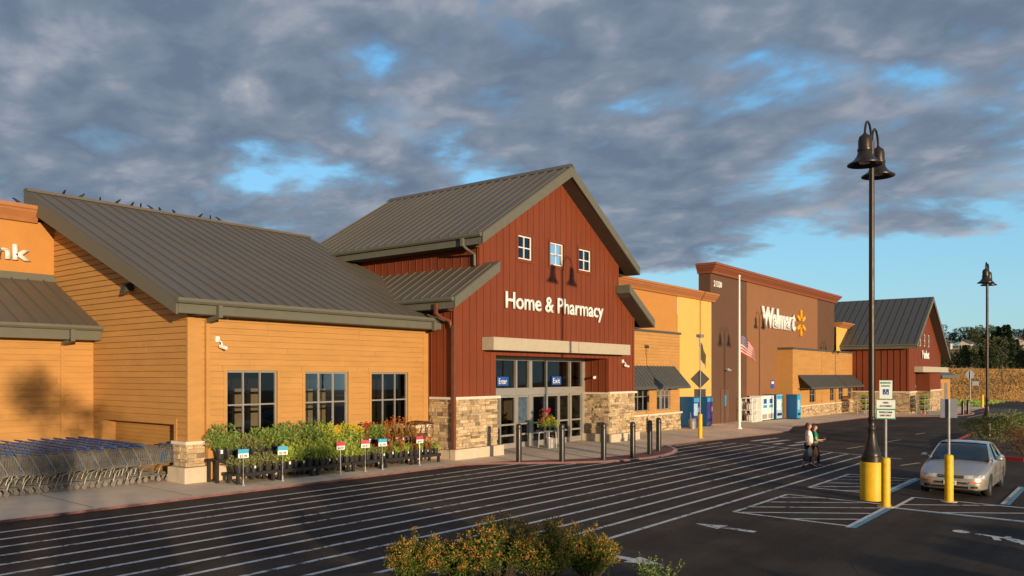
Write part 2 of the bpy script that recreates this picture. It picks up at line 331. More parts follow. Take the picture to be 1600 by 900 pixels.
def kids(o): return [c for c in col.objects if c.parent == o]
def dup(o, loc=None, rz=None, scale=None, label=None, parent=None, tree=None):
    tree = tree or snap(o)
    c = o.copy(); col.objects.link(c)
    if parent is not None: c.parent = parent
    for ch in tree[1]: dup(ch[0], parent=c, tree=ch)
    if loc is not None: c.location = loc
    if rz is not None: c.rotation_euler = (0, 0, rz)
    if scale is not None: c.scale = scale if isinstance(scale, (tuple, list)) else (scale,)*3
    if label: c['label'] = label
    return c
def snap(o): return (o, [snap(c) for c in kids(o)])
def text(name, body, m, parent, w, h, ext=0.02, bold=0.0, spacing=1.0):
    """returns a mesh object lying in local x-z, facing -y, its lower left at the origin, fitted to w x h"""
    cu = bpy.data.curves.new(name, 'FONT'); cu.body = body; cu.size = 1; cu.extrude = 0.0; cu.offset = bold; cu.space_character = spacing; cu.resolution_u = 3
    t = bpy.data.objects.new(name, cu); col.objects.link(t); dg = bpy.context.evaluated_depsgraph_get(); dg.update()
    me = bpy.data.meshes.new_from_object(t.evaluated_get(dg)); bpy.data.objects.remove(t); bpy.data.curves.remove(cu)
    bm = bmesh.new(); bm.from_mesh(me)
    xs = [v.co.x for v in bm.verts]; ys = [v.co.y for v in bm.verts]; x0, x1, y0, y1 = min(xs), max(xs), min(ys), max(ys)
    for v in bm.verts: v.co = Vector(((v.co.x-x0)/(x1-x0)*w, 0, (v.co.y-y0)/(y1-y0)*h))
    if ext:
        r = bmesh.ops.extrude_face_region(bm, geom=bm.faces[:])
        for v in [g for g in r['geom'] if isinstance(g, bmesh.types.BMVert)]: v.co.y -= ext
        bmesh.ops.recalc_face_normals(bm, faces=bm.faces)
    bm.to_mesh(me); bm.free(); me.materials.clear(); me.materials.append(m)
    o = bpy.data.objects.new(name, me); col.objects.link(o)
    if parent is not None: o.parent = parent
    return o
def skin(name, nodes, edges, m, parent=None, sub=2, root=0):
    me = bpy.data.meshes.new(name); me.from_pydata([n[:3] for n in nodes], edges, [])
    o = bpy.data.objects.new(name, me); col.objects.link(o)
    o.modifiers.new('s', 'SKIN'); sv = me.skin_vertices[0].data
    for i, n in enumerate(nodes):
        sv[i].radius = (n[3], n[4] if len(n) > 4 else n[3]); sv[i].use_root = (i == root)
    ss = o.modifiers.new('u', 'SUBSURF'); ss.levels = sub; ss.render_levels = sub
    dg = bpy.context.evaluated_depsgraph_get(); dg.update()
    m2 = bpy.data.meshes.new_from_object(o.evaluated_get(dg)); bpy.data.objects.remove(o)
    m2.materials.clear(); m2.materials.append(m)
    for p in m2.polygons: p.use_smooth = True; p.material_index = 0
    o = bpy.data.objects.new(name, m2); col.objects.link(o)
    if parent is not None: o.parent = parent
    return o
ORD = ['zeroth','first','second','third','fourth','fifth','sixth','seventh','eighth','ninth','tenth','eleventh','twelfth','thirteenth','fourteenth','fifteenth','sixteenth','seventeenth','eighteenth','nineteenth','twentieth'] + ['twenty-'+x for x in 'first second third fourth fifth sixth seventh eighth ninth'.split()] + ['thirtieth'] + ['thirty-'+x for x in 'first second third fourth fifth sixth seventh eighth ninth'.split()]
K = 0.0149
def zg(x, y): return -K * (x*ST - y*CT)          # the lot drains: a 1.5 per cent cross fall
SW = 0.055
def zs(x, y): return zg(x, y) + SW

# ------------------------------------------------------------ ground, pavement, markings
def sheet(name, poly, m, dz=0.0, thick=None, parent=None):
    mb = MB(); n = len(poly); top = [(x, y, zg(x, y)+dz) for x, y in poly]
    if thick is None: mb.add(top, [tuple(range(n))])
    else: mb.add(top + [(x, y, z-thick) for x, y, z in top], [tuple(range(n))] + [(i, (i+1) % n, n+(i+1) % n, n+i) for i in range(n)])
    return tagit(mb.build(name, m, parent), kind='structure')
gm = mat('dry_earth', (0.20, 0.14, 0.075), 0.95, var=0.3, vscale=0.3, bump=0.4, bscale=8)
sheet('ground', [(-400, -500), (900, -500), (900, 700), (-400, 700)], gm, -0.25)
mb = MB(); nx, ny = 40, 24
xs = [-40 + 230*i/nx for i in range(nx+1)]; ys = [-45 + 75*j/ny for j in range(ny+1)]
mb.add([(x, y, zg(x, y)) for y in ys for x in xs], [(j*(nx+1)+i, j*(nx+1)+i+1, (j+1)*(nx+1)+i+1, (j+1)*(nx+1)+i) for j in range(ny) for i in range(nx)])
tagit(mb.build('parking_lot', M['asphalt']), kind='structure')
def arc(cx, cy, rx, ry, a0, a1, n=8): return [(cx+rx*math.cos(R(a0+(a1-a0)*i/n)), cy+ry*math.sin(R(a0+(a1-a0)*i/n))) for i in range(n+1)]
front = [(-8, 18.25), (20.9, 18.25), (21.8, 17.85), (22.8, 16.95), (24.0, 15.95), (25.3, 15.2), (26.6, 14.8), (27.9, 14.62), (29.2, 14.66), (30.4, 14.9), (31.6, 15.35), (32.5, 15.95), (33.2, 16.6), (34.0, 16.8),
         (37, 16.65), (41, 16.3), (45, 16.05), (48, 16.05), (50, 16.6), (52.5, 17.3), (57, 17.5), (70, 17.3), (74, 16.4), (77.5, 14.2), (80, 12.7), (83, 12.0), (87, 11.6), (90.5, 11.9), (95, 13.0), (104, 13.4), (112, 13.4), (113.5, 14.5), (113.5, 22)]
kerb_in = []
for i, p in enumerate(front):
    a = Vector(front[max(i-1, 0)]); b = Vector(front[min(i+1, len(front)-1)]); t = (b-a).normalized(); n_ = Vector((-t.y, t.x)); kerb_in.append((p[0]+n_.x*0.16, p[1]+n_.y*0.16))
sheet('pavement', kerb_in + [(113.3, 30), (-8, 30)], M['concrete'], SW, 0.3)
mb = MB(); mt = MB()
for i in range(len(front)-1):
    a, b, c, d = front[i], front[i+1], kerb_in[i+1], kerb_in[i]
    za = [zg(*p) for p in (a, b, c, d)]
    mb.add([(*a, za[0]-0.1), (*b, za[1]-0.1), (*b, za[1]+SW), (*a, za[0]+SW), (*c, za[2]+SW), (*d, za[3]+SW)], [(0, 1, 2, 3)]); mt.add([(*a, za[0]+SW), (*b, za[1]+SW), (*c, za[2]+SW), (*d, za[3]+SW)], [(0, 1, 2, 3)])
tagit(mt.build('kerb_top', M['kerbtop']), kind='structure')
tagit(mb.build('kerb', M['kerbred']), kind='structure')
# expansion joints in the pavement
mb = MB()
for i in range(0, 46):
    x = -6 + i*2.4
    y0 = 18.45 if x < 21 or (34 < x < 36) else 17.9
    if x > 36: y0 = 17.7
    if 21 < x < 34: y0 = 17.9
    if x > 73: continue
    mb.add([(x, y0, zs(x, y0)+.004), (x+.02, y0, zs(x, y0)+.004), (x+.02, 21.5, zs(x, 21.5)+.004), (x, 21.5, zs(x, 21.5)+.004)], [(0, 1, 2, 3)])
tagit(mb.build('pavement_joints', mat('dark_joint', (0.2, 0.17, 0.14), 0.9)), kind='structure')  # joints are thin dark brown strips laid on the slab
# tactile ramps behind the kerb bulges
inner = []
for (i0, i1, name) in ((2, 12, 'ramp_paving'), (22, 29, 'ramp_paving')):
    out = kerb_in[i0:i1+1]; n = len(out); inn = []
    for i, p in enumerate(out):
        a = Vector(out[max(i-1, 0)]); b = Vector(out[min(i+1, n-1)]); t = (b-a).normalized(); q = 0.95*math.sin(math.pi*i/(n-1))**0.6
        inn.append((p[0]-t.y*q, p[1]+t.x*q))
    mb = MB(); vs = [(x, y, zs(x, y)+.006) for x, y in out+inn]
    mb.add(vs, [(i, i+1, n+i+1, n+i) for i in range(n-1)]); tagit(mb.build(name, M['tactile']), kind='structure')
lines = MB()
def stripe(mb, x0, y0, x1, y1, wd=0.11, dz=0.004):
    d = Vector((x1-x0, y1-y0)).normalized(); n_ = Vector((-d.y, d.x))*wd/2
    L_ = math.hypot(x1-x0, y1-y0); k = max(1, int(L_/4))
    P = [(x0+(x1-x0)*i/k, y0+(y1-y0)*i/k) for i in range(k+1)]
    vs = [(p[0]+s_*n_.x, p[1]+s_*n_.y, zg(p[0], p[1])+dz) for p in P for s_ in (-1, 1)]
    mb.add(vs, [(2*i, 2*i+2, 2*i+3, 2*i+1) for i in range(k)])
for i in range(14):
    y = 17.2 - 0.704*i
    xe = 37.4 - (14.8-y)*0.31 if y < 14.9 else 37.4
    if y < 15.2: y -= 0.0
    if 14.5 < y < 15.9: segs = [(-4, 24.2 if y > 15.3 else 25.6), (32.2 if y > 15.3 else 30.4, xe)]
    elif y >= 15.9: segs = [(-4, 22.6 if y > 16.8 else 23.6), (33.6, 34.5 if y > 16.9 else 36.0)]
    else: segs = [(-4, xe)]
    for a, b in segs: stripe(lines, a, y, b, y)
stripe(lines, 37.5, 14.9, 35.1, 7.2, 0.09, 0.007)
for a in ((38.6, 14.2, 41.6, 13.9), (38.3, 13.5, 39.2, 13.4), (40.0, 13.0, 41.3, 12.9), (38.0, 12.7, 40.6, 12.3), (39.2, 15.0, 42.4, 14.8)): stripe(lines, *a, wd=0.28)
tagit(lines.build('crosswalk_stripes', M['line']), kind='structure')
pk = MB(); pb = MB()
def hatch(mb, x0, x1, y0, y1, off, step=0.80, wd=0.09):
    d = Vector((0.64, -0.77)); n_ = Vector((0.77, 0.64)); c = Vector(((x0+x1)/2, (y0+y1)/2))
    for k in range(-12, 13):
        p = c + n_*(k*step+off); ts = []
        lo, hi = -99, 99
        for (pp, dd, a, b) in ((p.x, d.x, x0, x1), (p.y, d.y, y0, y1)):
            t0, t1 = sorted(((a-pp)/dd, (b-pp)/dd)); lo = max(lo, t0); hi = min(hi, t1)
        if hi-lo > 0.25: stripe(mb, *(p+d*lo), *(p+d*hi), wd)
    for a in ((x0, y0, x1, y0), (x0, y1, x1, y1), (x0, y0, x0, y1), (x1, y0, x1, y1)): stripe(mb, *a, wd=0.1, dz=0.007)
hatch(pk, 18.2, 22.0, 4.78, 7.4, 0.15)
hatch(pk, 23.85, 28.2, 5.45, 7.4, 0.0)
for y0 in (-6.4, -3.4): hatch(pk, 24.3, 28.4, y0, y0+1.6, 0.1)
hatch(pk, 21.6, 23.9, -8, 4.6, 0.2, 1.15)
for y in (4.66, -0.4, -3.4): stripe(pb, 18.0, y, 21.4, y, 0.13, 0.010); stripe(pk, 18.0, y+0.11, 21.4, y+0.11, 0.09, 0.010)
for y in (5.32, 2.45, -0.3, -3.2): stripe(pb, 24.2, y, 28.6, y, 0.13, 0.010); stripe(pk, 24.2, y+0.11, 28.6, y+0.11, 0.09, 0.010)
stripe(pb, 21.42, 4.6, 21.42, -8, 0.09, 0.013)
# painted arrows and the wheelchair symbol
def ppoly(mb, pts, o, ang, s_=1.0, dz=0.005):
    ca, sa = math.cos(ang), math.sin(ang)
    vs = [(o[0]+(x*ca-y*sa)*s_, o[1]+(x*sa+y*ca)*s_) for x, y in pts]; mb.add([(x, y, zg(x, y)+dz) for x, y in vs], [tuple(range(len(vs)))])
def arrow(o, ang, s_): ppoly(pk, [(0, .12), (.9, .12), (.9, .34), (1.7, 0), (.9, -.34), (.9, -.12), (0, -.12)], o, ang, s_)
arrow((16.15, 6.1), R(88), 0.80); arrow((12.28, 7.55), R(-92), 0.80)
for a in ((19.12, 2.50, 18.98, 1.70), (18.98, 1.70, 18.52, 1.58), (18.52, 1.58, 18.36, 0.95), (18.36, 1.0, 18.15, 0.95), (19.05, 2.15, 18.65, 2.05)): stripe(pk, *a, wd=0.13, dz=0.006)
wp = [(19.14+.52*math.cos(R(q)), 1.42+.52*math.sin(R(q))) for q in range(75, 300, 25)]
for a, b in zip(wp, wp[1:]): stripe(pk, *a, *b, wd=0.12, dz=0.005)
ppoly(pk, [(0.17*math.cos(R(a)), 0.17*math.sin(R(a))) for a in range(0, 360, 30)], (19.2, 2.78), 0)
# far crosswalk and lane dashes
for i in range(6): stripe(pk, 79.5+i*0.2, 11.0-0.75*i, 92.5+i*0.5, 11.0-0.75*i, 0.14)
for i in range(9): stripe(pk, 96+i*1.7, 12.6, 93.5+i*2.1, 7.6, 0.14)
tagit(pk.build('parking_markings', M['line']), kind='structure'); tagit(pb.build('blue_markings', M['lineb']), kind='structure')
yb = MB()
for a in ((32.5, 6.7, 34.1, 6.35), (44.5, 9.8, 46.5, 9.6), (52, 9.9, 54, 9.75), (38.5, 10.2, 40.5, 10.0)): stripe(yb, *a, wd=0.12)
tagit(yb.build('lane_dashes', M['linered']), kind='structure')

# ------------------------------------------------------------ store building
store = thing('store_building', 'long single-storey store with ochre, red barn and brown fronts and grey metal roofs', 'store', (12.0, 20.7, 0.2))
SBR = random.Random(17)
def laps(mb, ax, p, out, ur, z0, z1, holes=(), pitch=0.18, lip=0.022, gap=None):
    """lap siding on plane ax=p, outward sign out; ur(z) -> (u0,u1)"""
    zs_ = set([z0, z1]); z = z0
    while z < z1: zs_.add(round(z, 4)); z += pitch
    for h in holes: zs_.add(h[2]); zs_.add(h[3])
    zs_ = sorted(q for q in zs_ if z0 <= q <= z1)
    P = (lambda u, d, z: (u, p+out*d, z)) if ax == 'y' else (lambda u, d, z: (p+out*d, u, z))
    for za, zb in zip(zs_, zs_[1:]):
        if zb-za < 1e-3: continue
        fa = ((za-z0) % pitch)/pitch; fa = 0 if fa > 0.999 else fa; fb = fa + (zb-za)/pitch
        da, db = lip*(1-fa), lip*(1-min(1, fb)); (a0, a1), (b0, b1) = ur(za), ur(zb)
        cuts = [(h[0], h[1]) for h in holes if h[2] < zb-1e-4 and h[3] > za+1e-4]; cuts.sort()
        segs = []; ca, cb = a0, b0
        for h0, h1 in cuts:
            if h0 > ca: segs.append((ca, cb, h0, h0))
            ca = cb = h1
        if a1 > ca: segs.append((ca, cb, a1, b1))
        cutseg = []
        for s0, t0, s1, t1 in segs:
            u = s0; q = SBR.uniform(.4, 3.6); ta = t0
            while u + q < s1 - .5: cutseg.append((u, ta, u+q-.002, u+q-.002)); u = ta = u+q+.002; q = 3.66
            cutseg.append((u, ta, s1, t1))
        for s0, t0, s1, t1 in cutseg:
            gv = min(gap or (.016 if ax == 'x' else .006), (zb-za)*.3) if fa < 1e-6 else 0
            mb.add([P(s0, da, za+gv), P(s1, da, za+gv), P(t1, db, zb), P(t0, db, zb)], [(0, 1, 2, 3)])
            if gv: mb.add([P(s0, -.022, za), P(s1, -.022, za), P(s1, -.022, za+gv), P(s0, -.022, za+gv), P(s0, lip, za+gv), P(s1, lip, za+gv), P(s0, 0, za), P(s1, 0, za)], [(0, 1, 2, 3), (3, 2, 5, 4), (6, 7, 1, 0)])
def reveal(mb, ax, p, inn, holes):
    P = (lambda u, d, z: (u, p+inn*d, z)) if ax == 'y' else (lambda u, d, z: (p+inn*d, u, z))
    for u0, u1, z0, z1 in holes:
        for (a, b) in (((u0, z0), (u0, z1)), ((u0, z1), (u1, z1)), ((u1, z1), (u1, z0)), ((u1, z0), (u0, z0))):
            mb.add([P(a[0], 0, a[1]), P(b[0], 0, b[1]), P(b[0], 0.16, b[1]), P(a[0], 0.16, a[1])], [(0, 1, 2, 3)])
def panelwall(mb, ax, p, u0, u1, z0, top, holes=(), breaks=()):
    us = sorted(set([u0, u1] + [h[0] for h in holes] + [h[1] for h in holes] + list(breaks)))
    P = (lambda u, z: (u, p, z)) if ax == 'y' else (lambda u, z: (p, u, z))
    for a, b in zip(us, us[1:]):
        hs = sorted([h for h in holes if h[0] < b-1e-6 and h[1] > a+1e-6], key=lambda h: h[2]); za = z0
        e = 1e-5
        for h in hs:
            if h[2] > za: mb.quad(P(a, za), P(b, za), P(b, h[2]), P(a, h[2]))
            za = h[3]
        mb.quad(P(a, za), P(b, za), P(b, top(b-e)), P(a, top(a+e)))
def battens(mb, ax, p, out, u0, u1, z0, top, holes=(), step=0.405, wd=0.035, th=0.022):
    u = u0 + 0.1
    while u < u1-0.03:
        zi = [(z0, top(u))]
        for h in holes:
            if h[0]-0.02 < u < h[1]+0.02:
                zi = [q for (a, b) in zi for q in ((a, min(b, h[2])), (max(a, h[3]), b)) if q[1]-q[0] > 0.02]
        for a, b in zi:
            if ax == 'y': mb.box(u-wd/2, p+out*th, a, u+wd/2, p, b)
            else: mb.box(p+out*th, u-wd/2, a, p, u+wd/2, b)
        u += step
def window(u0, u1, z0, z1, p, cols, rows, ax='y', out=-1, fr=0.055, name='window', fm='alu', glass='glass', label=None, mid=None):
    """frame mesh with its panes as a child; set 8 cm into the wall"""
    q = p - out*0.07
    f = MB(); g = MB()
    def bx(a0, a1, b0, b1, d0, d1):
        if ax == 'y': f.box(a0, q+d0, b0, a1, q+d1, b1)
        else: f.box(q+d0, a0, b0, q+d1, a1, b1)
    bx(u0, u1, z0, z0+fr, -.03, .03); bx(u0, u1, z1-fr, z1, -.03, .03)
    bx(u0, u0+fr, z0+fr, z1-fr, -.029, .029); bx(u1-fr, u1, z0+fr, z1-fr, -.029, .029)
    for i in range(1, cols): c_ = u0+(u1-u0)*i/cols; bx(c_-fr*.4, c_+fr*.4, z0+fr, z1-fr, -.026, .026)
    for i in range(1, rows):
        c_ = z0+(z1-z0)*i/rows if mid is None else mid
        bx(u0+fr, u1-fr, c_-fr*.4, c_+fr*.4, -.023, .023)
    o = f.build(name, M[fm], store, label=label)
    if ax == 'y': g.quad((u0+.02, q+.004, z0+.02), (u1-.02, q+.004, z0+.02), (u1-.02, q+.004, z1-.02), (u0+.02, q+.004, z1-.02))
    else: g.quad((q+.004, u0+.02, z0+.02), (q+.004, u1-.02, z0+.02), (q+.004, u1-.02, z1-.02), (q+.004, u0+.02, z1-.02))
    g.build('pane', M[glass], o); return o
SR = random.Random(3)
def ledgestone(u0, u1, z0, z1, p, ax='y', out=-1, name='stone_base', label=None):
    mb = MB(); z = z0
    while z < z1-0.02:
        h = min(SR.uniform(0.055, 0.15), z1-z); 
        if z1-z-h < 0.04: h = z1-z
        u = u0
        while u < u1-0.01:
            w_ = SR.uniform(0.12, 0.42)
            if u1-u-w_ < 0.08: w_ = u1-u
            d = SR.uniform(0.03, 0.085)
            if ax == 'y': mb.box(u+.004, p+out*d, z+.004, u+w_-.004, p-out*.02, z+h-.004)
            else: mb.box(p+out*d, u+.004, z+.004, p-out*.02, u+w_-.004, z+h-.004)
            u += w_
        z += h
    o = mb.build(name, M['stone'], store, label=label)
    bk = MB()
    if ax == 'y': bk.box(u0+.002, p+out*.02, z0, u1-.002, p+.012, z1-.004)
    else: bk.box(p+out*.02, u0+.002, z0, p+.012, u1-.002, z1-.004)
    bk.build('mortar', M['mortar'], o)
    return o
def trimbox(name, m, *boxes, label=None, parent=None):
    o = None
    for b in boxes: mb = MB(); mb.box(*b); o = mb.build(name, M[m], parent or store, label=label)
    return o

# --- ochre wing with the planted front
F1 = 20.7; XW = 12.0
rz = lambda y: 5.23 + 0.4397*(y-20.1)                   # top of the shed roof
winF = [(13.21, 14.95, 1.36, 3.31), (15.99, 17.77, 1.36, 3.28), (18.80, 20.57, 1.36, 3.27)]
mb = MB(); laps(mb, 'y', F1, -1, lambda z: (XW+.42, 21.62), 1.30, 5.0, winF); reveal(mb, 'y', F1, 1, winF)
mb.quad((XW, F1+.002, 0.1), (21.7, F1+.002, 0.1), (21.7, F1+.002, 1.36), (XW, F1+.002, 1.36))
mb.build('wall', M['ochre'], store, label='ochre lap-sided front wall with three windows above the plants')
trimbox('corner_trim', 'ochre', (XW-.02, F1-.035, 1.33, XW+.42, F1+.05, 5.0), (21.35, F1-.03, 1.33, 21.62, F1, 5.0))
for u0, u1, z0, z1 in winF:
    mb = MB(); mb.box(u0-.14, F1-.03, z1, u1+.14, F1-.004, z1+.15); mb.box(u0-.10, F1-.028, z0, u0, F1-.004, z1); mb.box(u1, F1-.028, z0, u1+.10, F1-.004, z1); mb.build('window_trim', M['ochre'], store)
for h in winF: window(*h, F1, 3, 2, mid=2.3)
mb = MB(); ytop = lambda z: 20.1 + (z+0.30-5.23)/0.4397
opn = [(21.36, 25.70, 0.2, 1.80)]
laps(mb, 'x', XW, -1, lambda z: (max(F1+.02, ytop(z)), 29.25), 1.30, 9.0, opn)
mb.quad((XW+.003, 20.7, .1), (XW+.003, 21.36, .1), (XW+.003, 21.36, 1.34), (XW+.003, 20.7, 1.34))
for a in ((25.70, 26.3, .1, 1.34),): mb.quad((XW, a[0], a[2]), (XW, a[1], a[2]), (XW, a[1], a[3]), (XW, a[0], a[3]))
mb.quad((XW, 21.36, .1), (XW+.5, 21.36, .1), (XW+.5, 21.36, 1.8), (XW, 21.36, 1.8)); mb.quad((XW, 25.7, .1), (XW+.5, 25.7, .1), (XW+.5, 25.7, 1.8), (XW, 25.7, 1.8)); mb.quad((XW, 21.36, 1.8), (XW+.5, 21.36, 1.8), (XW+.5, 25.7, 1.8), (XW, 25.7, 1.8))
mb.build('wall', M['ochre'], store, label='ochre lap-sided gable wall above the cart opening')
mb = MB(); z = 0.2
while z < 1.8: mb.box(XW+.42, 21.36, z, XW+.46, 25.7, min(1.8, z+.115)); z += .12
mb.build('shutter', M['ochre'], store, label='ochre slatted shutter behind the carts')
trimbox('opening_trim', 'ochre', (XW-.04, 21.22, 1.78, XW-.017, 25.84, 1.95), (XW-.038, 21.22, 1.33, XW-.017, 21.36, 1.78), (XW-.038, 25.70, 0.25, XW-.017, 25.84, 1.78))
ledgestone(XW-.03, 21.7, 0.62, 1.24, F1, label='stone base under the ochre wing windows')
ledgestone(F1-.03, 21.34, 0.62, 1.24, XW, 'x', -1)
trimbox('stone_cap', 'cap', (XW-.13, F1-.13, 1.24, 21.7, F1-.018, 1.33), (XW-.128, F1-.018, 1.24, XW-.018, 21.36, 1.33))
trimbox('plinth', 'plinth', (XW-.24, F1-.26, 0.1, 12.45, F1+.1, 0.62), (12.75, F1-.24, 0.1, 21.7, F1+.1, 0.60), (XW-.22, F1+.1, .1, XW+.01, 21.36, .615), label='pale concrete plinth')
mb = MB(); mb.box(12.50, F1-.11, 1.28, 12.62, F1-.03, 4.75); mb.box(12.46, F1-.27, 0.24, 12.72, F1-.13, 1.32)
mb.build('downpipe', M['ochre'], store, label='ochre downpipe beside the corner')
# roof of the wing
xr0, xr1 = 11.36, 23.3
def slab(mb, x0, x1, y0, z0, y1, z1, th): mb.prism([(y0, z0), (y1, z1), (y1, z1-th), (y0, z0-th)], 'x', x0, x1)
mb = MB(); slab(mb, xr0, 21.75, 20.1, 5.23, 29.88, rz(29.88), 0.06); slab(mb, 21.75, xr1, 20.75, rz(20.75), 29.88, rz(29.88), 0.06)
x = xr0+.25
while x < 23.2:
    y0 = 20.1 if x < 21.7 else 20.8
    mb.prism([(y0, rz(y0)-.01), (29.8, rz(29.8)-.01), (29.8, rz(29.8)+.05), (y0, rz(y0)+.05)], 'x', x-.012, x+.012); x += 0.49
mb.box(xr0-.01, 29.70, rz(29.8)-.02, xr1, 30.0, rz(29.8)+.075)
rf1 = mb.build('roof', M['roof'], store, label='grey standing-seam shed roof of the ochre wing')
mb = MB(); mb.prism([(20.12, rz(20.12)-.03), (29.86, rz(29.86)-.03), (29.86, rz(29.86)-.62), (20.12, rz(20.12)-.42)], 'x', xr0-.03, xr0+.03)
mb.box(xr0+.03, 20.10, 4.86, 21.72, 20.14, 5.17)
mb.box(xr0-.02, 29.88, 7.5, xr1, 29.96, 9.5)
mb.build('fascia', M['fascia'], rf1)
mb = MB(); mb.prism([(20.14, rz(20.14)-.40), (29.86, rz(29.86)-.60), (29.86, rz(29.86)-.57), (20.14, rz(20.14)-.37)], 'x', xr0+.03, XW-.02); mb.box(XW-.02, 20.14, 4.84, 21.72, 20.69, 4.88)
mb.build('soffit', M['soffit'], rf1)
def gutter(x0, x1, y0, y1, z, parent):
    mb = MB()
    if abs(y1-y0) < 0.01: prof = [(y0-.15, z+.14), (y0-.15, z+.06), (y0-.10, z), (y0, z), (y0, z+.14)]; mb.prism(prof, 'x', x0, x1)
    else: prof = [(x0-.15, z+.14), (x0-.15, z+.06), (x0-.10, z), (x0, z), (x0, z+.14)]; mb.prism(prof, 'y', y0, y1)
    return mb.build('gutter', M['fascia'], parent)
gutter(xr0-.05, 21.72, 20.1, 20.1, 5.12, rf1)
mb = MB(); mb.box(12.50, 19.95, 4.78, 12.62, 20.09, 5.12); mb.prism([(20.0, 4.78), (20.09, 4.90), (20.62, 4.76), (20.62, 4.64)], 'x', 12.505, 12.615); mb.build('downpipe', M['fascia'], rf1); mb = MB(); mb.box(21.2, 19.96, 4.8, 21.32, 20.09, 5.12); mb.build('downpipe', M['fascia'], rf1)
def floodlight(x, y, z, ax):
    mb = MB()
    if ax == 'x': mb.prism([(x-.30, z-.12), (x-.22, z+.14), (x, z+.20), (x, z-.05)], 'y', y-.14, y+.14)
    else: mb.prism([(y-.30, z-.12), (y-.22, z+.14), (y, z+.20), (y, z-.05)], 'x', x-.14, x+.14)
    return mb.build('floodlight', M['signdark'], store)
floodlight(XW-.02, 23.8, 5.78, 'x')
def seccam(x, y, z):
    mb = MB(); mb.box(x-.06, y-.06, z-.02, x+.06, y, z+.14); mb.tube([(x, y-.05, z+.05), (x+.05, y-.16, z-.02), (x+.08, y-.17, z-.14)], .022, 6)
    mb.tube([(x+.05, y-.10, z-.14), (x+.12, y-.30, z-.20)], .055, 8); mb.blob((x+.115, y-.285, z-.19), .05)
    return mb.build('security_camera', M['white'], store)
seccam(12.88, F1-.02, 4.15)
# --- bank section at the far left
mb = MB(); laps(mb, 'y', 26.3, -1, lambda z: (2.0, 12.0), 0.2, 4.4); mb.build('wall', M['ochre'], store, label='ochre wall behind the shopping carts')
trimbox('joint_trim', 'ochre', (11.0, 26.26, .2, 11.10, 26.3, 4.3))
mb = MB(); panelwall(mb, 'y', 29.18, 2.0, 12.0, 4.2, lambda u: 8.35)
mb.build('wall', M['ochre2'], store, label='ochre stucco parapet with the bank lettering')
mb = MB(); mb.prism([(29.18, 8.30), (29.06, 8.30), (29.0, 8.42), (28.86, 8.62), (28.84, 8.68), (28.80, 8.72), (28.80, 8.84), (29.6, 8.84), (29.6, 8.30)], 'x', 2.0, 11.42)
mb.build('cornice', M['cornice'], store)
trimbox('flashing', 'fascia', (2.0, 29.08, 6.36, 11.98, 29.17, 6.60))
mb = MB(); slab(mb, 2.0, 11.97, 25.7, 4.70, 29.15, 6.40, .06); x = 2.3; sl_ = (6.40-4.70)/3.45
while x < 11.9: mb.prism([(25.7, 4.69), (29.1, 6.37), (29.1, 6.43), (25.7, 4.75)], 'x', x-.012, x+.012); x += .49
rb_ = mb.build('roof', M['roof'], store, label='low grey seam roof over the carts')
gutter(2.0, 11.99, 25.7, 25.7, 4.58, rb_)
mb = MB(); mb.box(2.0, 25.70, 4.28, 11.97, 25.74, 4.66); mb.box(2.0, 25.74, 4.28, 11.96, 26.28, 4.32); mb.box(11.0, 25.56, 4.22, 11.12, 25.69, 4.58); mb.prism([(25.58, 4.22), (25.68, 4.32), (26.25, 4.20), (26.25, 4.10)], 'x', 11.0, 11.12); mb.build('fascia', M['fascia'], rb_)
t = text('lettering', 'Bank', M['white'], store, 2.05, 0.52, 0.07, 0.03); t.location = Vector((9.16, 29.09, 6.98)) - store.location

# --- red barn entrance
BY = 19.5; CX = 28.45; SLP = 0.617; EYE = 8.45; AP = 12.12
up = lambda x: AP - SLP*abs(x-CX)
lowz = lambda x: 5.96 + SLP*(7.48-abs(x-CX))
def btop(x):
    return (up(x)-.22) if abs(x-CX) <= 5.25 else (lowz(x)-.22)
op = (24.2, 32.75, -0.3, 3.95)
sm = [(25.61, 26.57, 7.90, 8.87), (27.87, 28.89, 7.90, 8.87), (30.12, 31.15, 7.90, 8.87)]
mb = MB(); panelwall(mb, 'y', BY, CX-6.72, CX+6.72, 2.2, btop, [op]+sm, [CX, CX-5.25, CX+5.25]); battens(mb, 'y', BY, -1, CX-6.72, CX+6.72, 2.3, btop, [op]+sm); reveal(mb, 'y', BY, 1, sm)
mb.build('wall', M['red'], store, label='red board-and-batten gable wall with Home & Pharmacy lettering')
mb = MB()
for X_, o_ in ((CX-6.72, -1), (CX+6.72, 1)):
    panelwall(mb, 'x', X_, BY, 24, 0, lambda u: 6.25); battens(mb, 'x', X_, o_, BY, 22.5, 2.3, lambda u: 6.2, step=.34)
for X_, o_ in ((CX-5.25, -1), (CX+5.25, 1)):
    panelwall(mb, 'x', X_, BY, 30, 5, lambda u: 8.75); battens(mb, 'x', X_, o_, BY, 29.5, 7.38, lambda u: 8.6)
panelwall(mb, 'y', 29.9, CX-5.25, CX+5.25, 5, lambda u: up(u)-.2, (), [CX])
mb.build('wall', M['red'], store, label='red batten side walls of the barn entrance')
trimbox('corner_trim', 'red', (CX-6.75, BY-.03, 2.36, CX-6.60, BY, 6.2), (CX+6.60, BY-.03, 2.36, CX+6.75, BY, 6.2))
for h in sm:
    window(*h, BY, 2, 2, fm='white')
